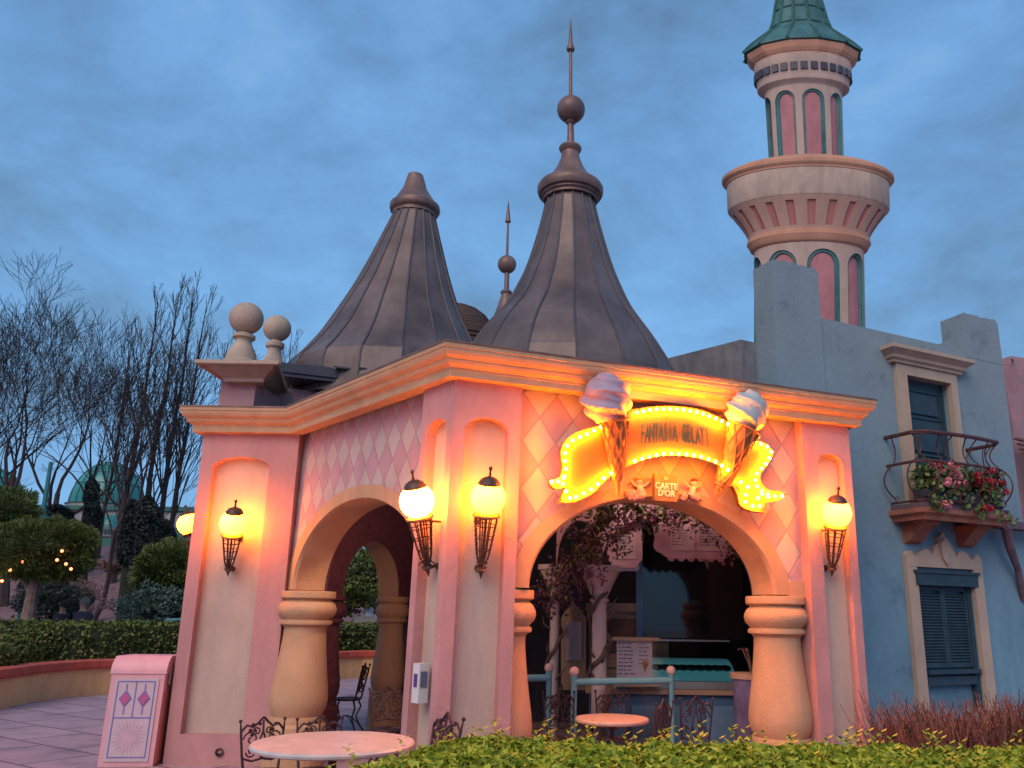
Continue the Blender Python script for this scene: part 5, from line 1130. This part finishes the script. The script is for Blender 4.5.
blob_bush('dry_shrub', atY(118, 566, 31), .5, 2200, .09, lf_dry, 'small dark mound on the mulch slope near the leaning tree', 'shrub', core=(.03, .02, .02), lump=.5, sq=(1.5, 1, .45), seed=6, asp=.4)
blob_bush('dark_bush', atY(44, 600, 22.4), .6, 2500, .09, lf_dark, 'near-black bush behind the pine trunk', 'shrub', lump=.4, sq=(1.2, 1, .9), seed=8)
# dark ivy-clad columns and conifers on the slope
def column_tree(px, ytop, ybot, Y, wpx, label, seed, n=5200):
    a, b = atY(px, ybot, Y), atY(px, ytop, Y); k = 1/ppm(a); R = wpx*k/2; T = thing('ivy_clad_tree', V(a.x, Y, hz(a.x, Y)), label, 'tree', 'dark ivy-clad trunks on the slope'); lf = M(); P = []
    for _ in range(n):
        t = random.random(); an = random.uniform(0, 6.283); f = 1+.45*noise.noise(V(cos(an)*1.2, sin(an)*1.2+seed, t*4)); tap = (1-.35*t)*min(1, 6*(1-t)+.2); r = R*f*tap*(1-.3*random.random()**2); P.append(a.lerp(b, t)+V(cos(an)*r, sin(an)*r, 0))
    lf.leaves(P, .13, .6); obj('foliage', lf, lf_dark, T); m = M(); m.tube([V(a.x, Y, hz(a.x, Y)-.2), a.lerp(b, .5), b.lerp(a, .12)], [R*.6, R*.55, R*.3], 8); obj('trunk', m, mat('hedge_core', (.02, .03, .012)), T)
column_tree(92, 478, 530, 32, 17, 'dark ivy-clad trunk in front of the green glass dome', 1)
column_tree(133, 500, 565, 29, 24, 'broad dark ivy-clad tree on the slope beside the mulch path', 2, 8000)
column_tree(148, 496, 590, 28, 30, 'tallest dark ivy-clad tree, nearest the pavilion', 3, 9000)
column_tree(58, 505, 530, 36, 30, 'dark conifer mass behind the green pole', 4)
column_tree(165, 520, 560, 30, 26, 'low dark evergreen between the ivy trees and the pavilion', 5)
# bare trees
def bare_tree(px, ybase, Y, htop, label, seed, lean=0, style='spread', tw=1.0, name='bare_tree', levels=6):
    rnd = random.Random(seed); b = atY(px, ybase, Y); gz = hz(b.x, b.y); b.z = gz-.1; top = atY(px, htop, Y).z; Ht = top-gz
    T = thing(name, V(b.x, b.y, gz), label, 'tree', 'bare winter trees on the hill'); tr, cr = M(), M()
    def grow(p, d, L, r, lv):
        n = 4 if lv < 2 else 3; pts = [p]; rs = [r]; q = p.copy(); dd = d.copy()
        for i in range(n):
            dd = (dd + V(rnd.gauss(0, .13), rnd.gauss(0, .13), rnd.gauss(0, .06)+(.07 if style == 'spread' else .16))).normalized(); q = q+dd*L/n; pts.append(q.copy()); rs.append(max(.0085, r*(1-.40*(i+1)/n)))
        (tr if lv < 2 else cr).tube(pts, rs, 6 if lv < 2 else 3, False)
        if lv >= levels: return
        nb = (4 if lv == 0 else rnd.choice((3, 3, 2))) if style == 'spread' else 3
        for j in range(nb):
            f = rnd.uniform(.45, 1) if j else 1; k = min(len(pts)-1, max(1, int(f*n+.5))); ang = rnd.uniform(.3, .75) if style == 'spread' else rnd.uniform(.12, .34)
            ax = dd.orthogonal().normalized(); ax.rotate(Matrix.Rotation(rnd.uniform(0, 6.283), 3, dd)); nd = dd.copy(); nd.rotate(Matrix.Rotation(ang*(1 if j else .5), 3, ax))
            grow(pts[k], nd, L*rnd.uniform(.66, .84), rs[k]*(.72 if j else .85)*rnd.uniform(.8, 1), lv+1)
    if style == 'spread': grow(b, V(lean, 0, 1).normalized(), Ht*.31, .028*Ht*tw*.55, 0)
    else:
        nS = 6; pts = [b+V(lean*Ht*i/nS+rnd.gauss(0, .06), rnd.gauss(0, .06), Ht*i/nS) for i in range(nS+1)]; R0 = .011*Ht*tw; rs = [R0*(1-.9*i/nS) for i in range(nS+1)]; tr.tube(pts, rs, 6, False)
        for j in range(28):
            t = rnd.uniform(.12, .96); k = int(t*nS); p = pts[k].lerp(pts[k+1], t*nS-k); a = rnd.uniform(0, 6.283); nd = V(cos(a)*.38, sin(a)*.38, 1).normalized(); grow(p, nd, Ht*(.16*(1-t)+.045), R0*(.34*(1-t)+.08), levels-2)
    obj('trunk', tr, bark, T); obj('crown', cr, bark, T); return T
bare_tree(20, 520, 33, 312, 'large spreading bare tree, leftmost with a stout dark trunk', 11, lean=-.02, tw=1.15, levels=7)
bare_tree(-26, 520, 35, 300, 'bare tree mostly outside the left edge with branches reaching in', 12, lean=.05, levels=6)
bare_tree(46, 520, 38, 318, 'bare spreading tree with slender forked limbs behind the green pole', 13, lean=.12, levels=6)
bare_tree(103, 560, 30, 335, 'slim bare tree leaning right on the mulch slope in front of the dome', 14, lean=.10, tw=.6, levels=6)
bare_tree(140, 530, 34, 322, 'bare tree with forked crown right of the dome', 15, lean=.03, tw=.8, levels=6)
bare_tree(120, 540, 36, 300, 'tall bare tree between the forked tree and the poplars', 16, style='up', tw=1.1, levels=5)
bare_tree(141, 540, 37, 290, 'tallest poplar with fine upright twigs', 17, style='up', levels=5)
bare_tree(158, 540, 38, 286, 'upright bare poplar closest to the ball finials', 18, style='up', levels=5)
bare_tree(171, 540, 40, 300, 'shorter bare poplar partly behind the pavilion pier', 19, style='up', levels=5)
bare_tree(100, 540, 41, 325, 'thin upright bare tree above the right side of the dome', 20, style='up', tw=.8, levels=5)
bare_tree(268, 540, 46, 330, 'bare treetop rising behind the pavilion roof, right of the ball finials', 21, style='up', levels=5)
bare_tree(80, 520, 42, 330, 'distant bare tree in the gap between the two big ones', 22, tw=.6, levels=6)
bare_tree(-2, 520, 44, 306, 'distant bare tree behind the leftmost trunk', 23, tw=.6, levels=6)
# glass domes far behind
tealg = mat('teal_glass', (.035, .26, .25), rough=.25, var=.3, scale=.3, bump=0); tealf = mat('teal_frame', (.02, .12, .11), rough=.5, var=.1, bump=0); palew = mat('pale_facade', (.30, .30, .31), var=.15, scale=.4, bump=.2, bscale=3, stain=.3)
def dome(px, py, Y, rpx, hpx, label, grp=None):
    c = atY(px, py, Y); k = 1/ppm(c); R = rpx*k; Hh = hpx*k; T = thing('glass_dome_pavilion', V(c.x, Y, hz(c.x, Y)), label, 'glass dome', grp)
    prof = [(R*cos(a), c.z+Hh*sin(a)) for a in [PI/2*i/10 for i in range(10)]]+[(.02, c.z+Hh)]
    m = M(); m.lathe(prof, (c.x, Y), 32); d = obj('dome_glass', m, tealg, T, smooth=True)
    m = M()
    for j in range(16): a = 2*PI*j/16; m.tube([V(c.x+cos(a)*r*1.01, Y+sin(a)*r*1.01, z) for r, z in prof], R*.018, 4)
    for i in (0, 3, 5, 7): r, z = prof[i]; m.tube([V(c.x+cos(a)*r*1.01, Y+sin(a)*r*1.01, z) for a in [2*PI*q/32 for q in range(33)]], R*.018, 4)
    obj('dome_frame', m, tealf, d); m = M(); m.lathe([(R*1.05, max(0, c.z-R*.9)), (R*1.05, c.z-.1), (R*1.1, c.z)], (c.x, Y), 32); obj('drum', m, palew, T)
    for j in range(12):
        a = PI+PI*(j+.5)/12; m = M(); p = V(c.x+cos(a)*R*1.04, Y+sin(a)*R*1.04, c.z-R*.62); m.obox(p-V(-sin(a), cos(a), 0)*R*.07, V(-sin(a), cos(a), 0)*R*.14, V(cos(a), sin(a), 0)*.12, V(0, 0, R*.45)); obj('window', m, tealf, T)
dome(106, 506, 62, 33, 44, 'large teal glass dome behind the bare trees')
dome(-12, 506, 66, 30, 38, 'teal glass dome cut by the left edge behind the trunks')
dome(110, 528, 56, 10, 13, 'small teal cupola below the large dome', None)
T = thing('long_hall', V(-33, 60, 4), 'long pale low building under the teal domes', 'building')
a, b = atY(-60, 545, 58), atY(215, 512, 58); m = M(); m.obox(V(a.x, 58, 2), V(b.x-a.x, 0, 0), V(0, 6, 0), V(0, 0, b.z-2)); hb = obj('wall', m, palew, T)
for i in range(20): m = M(); m.obox(V(a.x+.8+i*(b.x-a.x)/20, 57.9, b.z-2.6), V(.9, 0, 0), V(0, .12, 0), V(0, 0, 1.5)); obj('window', m, tealf, T)
m = M(); m.obox(V(a.x-.2, 57.8, b.z), V(b.x-a.x+.4, 0, 0), V(0, 6.4, 0), V(0, 0, .3)); obj('roof', m, tealf, T)
# green pole, small bits
m = M(); p = atY(42, 520, 27); q = atY(51, 462, 27); m.tube([V(p.x-.12, 27, hz(p.x, 27)), p, q], [.10, .085, .06], 8); m.tube([p-ZU*.1, p+ZU*.12], [.3, .26], 10); tag(obj('green_mast', m, mat('mast_green', (.03, .16, .17), rough=.5, var=.1, bump=0)), 'teal green mast standing among the trees left of the dome', 'mast')
T = thing('garden_handrail', atY(170, 621, 19.5).xy.to_3d(), 'short pale handrail above the hedge beside the pavilion pier', 'handrail'); a, b = atY(166, 620, 19.6), atY(184, 619.5, 19.9)
m = M(); m.tube([a, b], .03, 6); obj('rail', m, railm, T)
for q in (a.lerp(b, .15), a.lerp(b, .85)): m = M(); m.tube([V(q.x, q.y, 0), q], .025, 6); obj('post', m, railm, T)
# lamp and statue seen through the far arch
T = thing('garden_lamp', atY(372, 625, 27).xy.to_3d(), 'small lit garden lamp seen through the left arch', 'lamp'); p = atY(372, 577, 27); m = M(); m.tube([V(p.x, 27, hz(p.x, 27)), p-ZU*.1], .035, 6); obj('post', m, iron, T); m = M(); m.sphere(p, .11, 14, 10); obj('globe', m, globe_m, T, smooth=True)
T = thing('white_figure_statue', atY(368, 618, 26).xy.to_3d(), 'slender pale garden statue below the small lamp, seen through the left arch', 'statue'); p0 = atY(368, 616, 26); p1 = atY(368, 586, 26); h = p1.z-p0.z
m = M(); m.lathe([(.16, p0.z), (.15, p0.z+h*.1), (.10, p0.z+h*.45), (.13, p0.z+h*.62), (.14, p0.z+h*.75), (.05, p0.z+h*.82), (.08, p0.z+h*.9), (.06, p0.z+h*.97), (.01, p0.z+h)], (p0.x, 26), 14); obj('figure', m, white, T, smooth=True)
m = M(); m.obox(V(p0.x-.35, 25.7, max(0, p0.z-.9)), V(.7, 0, 0), V(0, .6, 0), V(0, 0, min(.9, p0.z))); obj('pedestal', m, palew, T)
blob_bush('garden_bush', atY(352, 580, 26), 1.2, 8000, .11, lf_box, 'mid-green bush behind the small lamp, seen through the left arch', 'shrub', lump=.4, seed=21)
blob_bush('garden_bush', atY(400, 575, 28), 1.5, 8000, .12, lf_pine, 'darker bush at the right of the far arch view', 'shrub', lump=.4, seed=22)
blob_bush('box_ball', atY(392, 640, 22.8), .55, 3500, .07, lf_box, 'clipped box ball at the right of the view through the left arch', 'shrub', lump=.05, group='clipped box balls', seed=2.2)

# litter bin
p = atZ(100, 768, 0); q = atZ(146, 768, 0); bx = (q-p).normalized(); bx = V(.985, .12, 0).normalized(); by = V(-.12, .985, 0).normalized(); o0 = V(p.x-.06, 9.2, 0)
Wb, Db = .54, .64; hb_ = hit(165, 657.5, V(0, 9.8, 0), V(0, -1, 0)).z+.12
binp = mat('bin_pink', (.70, .37, .41), rough=.45, var=.04, scale=3, bump=.05, stain=.12); binp2 = mat('bin_terracotta', (.46, .16, .13), rough=.6, var=.12, bump=.1, stain=.2); binw = mat('bin_pale', (.54, .42, .47), rough=.45, var=.03, bump=0)
vio = mat('bin_violet', (.16, .17, .42), rough=.5, bump=0, var=.05); mag = mat('bin_magenta', (.46, .10, .24), rough=.5, bump=0, var=.05); greyp = mat('bin_metal', (.24, .17, .16), rough=.4, var=.1, bump=0)
T = thing('litter_bin', o0+bx*Wb/2+by*Db/2, 'pink litter bin with violet diamonds and a sun on its door, by the wide pier', 'litter bin')
m = M(); zz = hb_-.13; m.obox(o0, bx*Wb, by*Db, ZU*(zz-.12)); body = obj('body', m, binp, T)
m = M(); m.obox(o0+bx*(Wb-.005)+by*.03+ZU*.03, bx*.02, by*(Db-.06), ZU*(zz-.33)); obj('side_panel', m, binp2, body)
m = M(); pr = [(0, zz-.125)] + [(.13-.13*cos(a), zz-.12+.17*sin(a)) for a in [PI/2*i/8 for i in range(9)]] + [(Db-.13+.13*sin(a), zz+.05-.17+.17*cos(a)) for a in [PI/2*i/8 for i in range(1, 9)]] + [(Db, zz-.125)]
m.prism([o0-bx*.012+by*(y*1.02-.012)+ZU*z for y, z in pr], bx*(Wb+.024)); hd = obj('hood', m, binp, T)
m = M(); m.obox(o0+bx*(Wb+.011)+by*.08+ZU*(zz-.24), bx*.02, by*(Db-.16), ZU*.20); fl = obj('flap', m, greyp, hd)
m = M(); m.T = Matrix.Translation(o0+bx*(Wb+.03)+by*Db*.5+ZU*(zz-.13)) @ Matrix.Rotation(PI/2, 4, 'Y'); m.lathe([(.035, 0), (.035, .006)], n=16); obj('opening', m, lead, fl)
F = lambda u, z, d=0: o0+bx*(.05+u*(Wb-.10))+by*(-.012-d)+ZU*(.05+z*(zz-.22))
m = M(); m.obox(F(0, 0), bx*(Wb-.10), by*.011, ZU*(zz-.22)); dr_ = obj('door', m, binw, T)
m = M()
def strip(a, b, w_=.006): d = (b-a).normalized(); n_ = d.cross(by)*w_; m.prism([a-n_, b-n_, b+n_, a+n_], -by*.003)
for a, b in (((.08, .05), (.08, .96)), ((.92, .05), (.92, .96)), ((.08, .05), (.92, .05)), ((.08, .96), (.92, .96)), ((.08, .52), (.92, .52)), ((.5, .52), (.5, .96))): strip(F(*a), F(*b))
for c in (.29, .71): strip(F(c, .56), F(c, .64), .007); strip(F(c, .86), F(c, .93), .007); m.prism([F(c-.15, .75), F(c, .64), F(c+.15, .75), F(c, .86)], -by*.003)
obj('violet_lines', m, vio, dr_)
for c in (.29, .71): m = M(); m.prism([F(c-.11, .75, .004), F(c, .67, .004), F(c+.11, .75, .004), F(c, .83, .004)], -by*.003); obj('diamond', m, mag, dr_)
m = M(); cc = F(.5, .28)
for i in range(24): a = 2*PI*i/24; d = bx*cos(a)+ZU*sin(a); e = bx*-sin(a)+ZU*cos(a); m.prism([cc+d*.10-e*.008, cc+d*(.17 if i % 2 else .145), cc+d*.10+e*.008], -by*.003)
m.prism([cc+(bx*cos(2*PI*i/28)+ZU*sin(2*PI*i/28))*.088 for i in range(28)], -by*.003); obj('sun_emblem', m, mat('sun_lilac', (.50, .34, .42), rough=.5, bump=0), dr_)

# two people walking away behind the hedge
def person(px, Y, label, coat, hair, s=1.0, turn=0.0):
    b = atY(px, 605, Y); T = thing('person', V(b.x, Y, 0), label, 'person', None); me = bpy.data.meshes.new('body')
    J = [(0, 0, .92, .15), (0, 0, 1.15, .15), (0, .0, 1.38, .17), (0, .0, 1.47, .07), (0, 0, 1.54, .062), (0, -.0, 1.64, .098), (0, -.01, 1.72, .085),
         (.17, 0, 1.40, .075), (.23, .01, 1.16, .06), (.22, -.04, .92, .048), (.21, -.06, .83, .035), (-.17, 0, 1.40, .075), (-.23, .01, 1.16, .06), (-.22, -.04, .92, .048), (-.21, -.06, .83, .035),
         (.09, 0, .84, .11), (.10, -.03, .48, .075), (.10, .06, .09, .05), (.11, -.06, .04, .045), (-.09, 0, .84, .11), (-.10, .05, .48, .075), (-.10, .16, .10, .05), (-.11, .06, .04, .045)]
    Ed = [(0, 1), (1, 2), (2, 3), (3, 4), (4, 5), (5, 6), (2, 7), (7, 8), (8, 9), (9, 10), (2, 11), (11, 12), (12, 13), (13, 14), (0, 15), (15, 16), (16, 17), (17, 18), (0, 19), (19, 20), (20, 21), (21, 22)]
    me.from_pydata([(x, y, z) for x, y, z, r in J], Ed, []); o = bpy.data.objects.new('body', me); COL.objects.link(o)
    sk = o.modifiers.new('s', 'SKIN'); me.skin_vertices[0].data[0].use_root = True
    for i, (x, y, z, r) in enumerate(J): me.skin_vertices[0].data[i].radius = (r*(1.25 if i in (1, 2) else 1), r)
    o.modifiers.new('b', 'SUBSURF').levels = 2; dg = bpy.context.evaluated_depsgraph_get(); m2 = bpy.data.meshes.new_from_object(o.evaluated_get(dg)); bpy.data.objects.remove(o)
    skin = mat('skin', (.40, .24, .18), rough=.6, bump=0); trs = mat('trousers', (.02, .022, .03), bump=.1)
    for q in (coat, skin, trs): m2.materials.append(q)
    for p in m2.polygons: z = p.center.z; p.material_index = 1 if z > 1.475 or (z < .88 and abs(p.center.x) > .17) else (2 if z < .80 else 0); p.use_smooth = True
    o = bpy.data.objects.new('body', m2); COL.objects.link(o); o.parent = T; o.rotation_euler = (0, 0, turn); T.scale = (s, s, s)
    m = M(); m.sphere(V(0, .02, 1.665), .108, 14, 10, (1, 1.05, 1.1)); 
    for v in m.v: v += T.location
    ho = obj('hair', m, hair, T, smooth=True)
person(64, 19.3, 'person in a dark coat seen from behind beyond the hedge, left of the pair', mat('dark_coat', (.018, .018, .035), bump=.2), mat('brown_hair', (.05, .03, .025), bump=.2), .96)
person(84, 19.0, 'person in navy jacket seen from behind beyond the hedge, right of the pair', mat('navy_jacket', (.022, .025, .06), bump=.2), mat('grey_hair', (.22, .19, .18), bump=.2), 1.0)

# ------------------------------------------------------------------ front hedge and red twigs
T = thing('front_hedge', (1.2, 4.2, 0), 'bright yellow-green leafy hedge running across the foreground', 'hedge')
def hb(x):     # back edge of the hedge top in plan
    return 3.25+1.45*min(1, max(0, (x+1.55)/.95))**.75 if x < -.7 else 4.70-.05*sin(x*1.3)
lf = M(); P = []; xs0, xs1 = -1.85, 6.5
def hzf(x, y): return .975 + .045*noise.noise(V(x*2.2, y*2.2, 0)) + .03*noise.noise(V(x*6, y*6, 5)) - max(0, -x-.55)*.16
n = 0
while n < 52000:
    x = random.uniform(xs0, xs1); x = x if x < 2.9 or random.random() < .35 else random.uniform(xs0, 2.9); y1 = hb(x); y = random.uniform(2.7, y1+.08)
    if y > y1+.06: continue
    z = hzf(x, y); e = min(1, max(0, (y1-y)/.22)); z -= .16*(1-e)**2; z -= random.random()**2*.13 ; P.append(V(x, y, z)); n += 1
for x_ in range(9000): x = random.uniform(xs0, xs1); P.append(V(x, hb(x)+random.gauss(.03, .03), random.uniform(.35, .82)))
for q in P:
    a = V(random.gauss(0, 1), random.gauss(0, 1), abs(random.gauss(0, .9))+.25).normalized(); b = a.cross(V(random.gauss(0, 1), random.gauss(0, 1), random.gauss(0, 1))).normalized(); c = a.cross(b); k = .046*random.uniform(.6, 1.35); up = a*k*.18
    lf.add([q-b*k*.5, q-b*k*.1+c*k*.26+up, q+b*k*.55, q-b*k*.1-c*k*.26+up, q-b*k*.0-a*k*.04], [(0, 1, 4), (1, 2, 4), (2, 3, 4), (3, 0, 4)])
for s_ in range(170):      # upright shoots
    x = random.uniform(-1.5, 3.2); y = hb(x)-random.uniform(0, .9); z = hzf(x, y); h = random.uniform(.03, .10); d = V(random.gauss(0, .25), random.gauss(0, .25), 1)
    for j in range(9):
        q = V(x, y, z-.02)+d*h*j/8; a = V(cos(j*2.4), sin(j*2.4), .45).normalized(); b = a.cross(ZU).normalized()*.010; lf.add([q-b*.3, q+a*.020+b, q+a*.042, q+a*.020-b], [(0, 1, 2, 3)])
obj('foliage', lf, lf_front, T)
m = M(); pts = [V(x, hb(x)-.10, 0) for x in [xs0+.1+(xs1-xs0-.2)*i/30 for i in range(31)]] + [V(xs1-.1, 2.75, 0), V(xs0+.1, 2.75, 0)]; m.prism(pts, (0, 0, .80)); obj('branches', m, mat('hedge_core2', (.03, .045, .012), var=.4, scale=12, bump=.8), T)  # dark block added under the leaves so nothing shows through
T = thing('red_twig_bush', (4.0, 6.4, 0), 'thicket of bare red-brown twigs in front of the blue house', 'bush')
m = M()
for i in range(7500):
    x = random.uniform(2.42, 5.6); y = random.uniform(5.9, 7.2); d = V(random.gauss(0, .30), random.gauss(0, .30), 1).normalized(); h = random.uniform(.58, .98)*(1+.12*noise.noise(V(x*2, y*2, 0)))+max(0, x-3.2)*.05; p = V(x, y, 0 if i % 4 == 0 else h*.4); q = p+d*(h-p.z)*.6; d2 = (d+V(random.gauss(0, .42), random.gauss(0, .42), .1)).normalized()
    m.tube([p, q, q+d2*(h-p.z)*.5], [.0075, .005, .0025], 3, False)
    for _ in range(2): d3 = (d+V(random.gauss(0, .7), random.gauss(0, .7), .2)).normalized(); q2 = p.lerp(q, random.uniform(.4, 1)); m.tube([q2, q2+d3*random.uniform(.08, .2)], [.004, .002], 3, False)
obj('twigs', m, lf_twig, T)

# small things on the kiosk counter
T = thing('card_terminal', K(622, 682, 9.8).xy.to_3d()+V(0, .1, zc1+.02), 'small white card terminal on the cream ledge under the menu stand', 'card terminal'); c = V(K(620, 682, 9.8).x-.05, YK+.02, zc1+.025)
m = M(); m.prism([c, c+V(0, .16, 0), c+V(0, .16, .09), c+V(0, .02, .03)], (.12, 0, 0)); q = obj('case', m, white, T); m = M(); m.prism([c+V(.02, .06, .052), c+V(.02, .12, .078), c+V(.10, .12, .078), c+V(.10, .06, .052)], (0, -.003, .006)); obj('screen', m, lead, q)
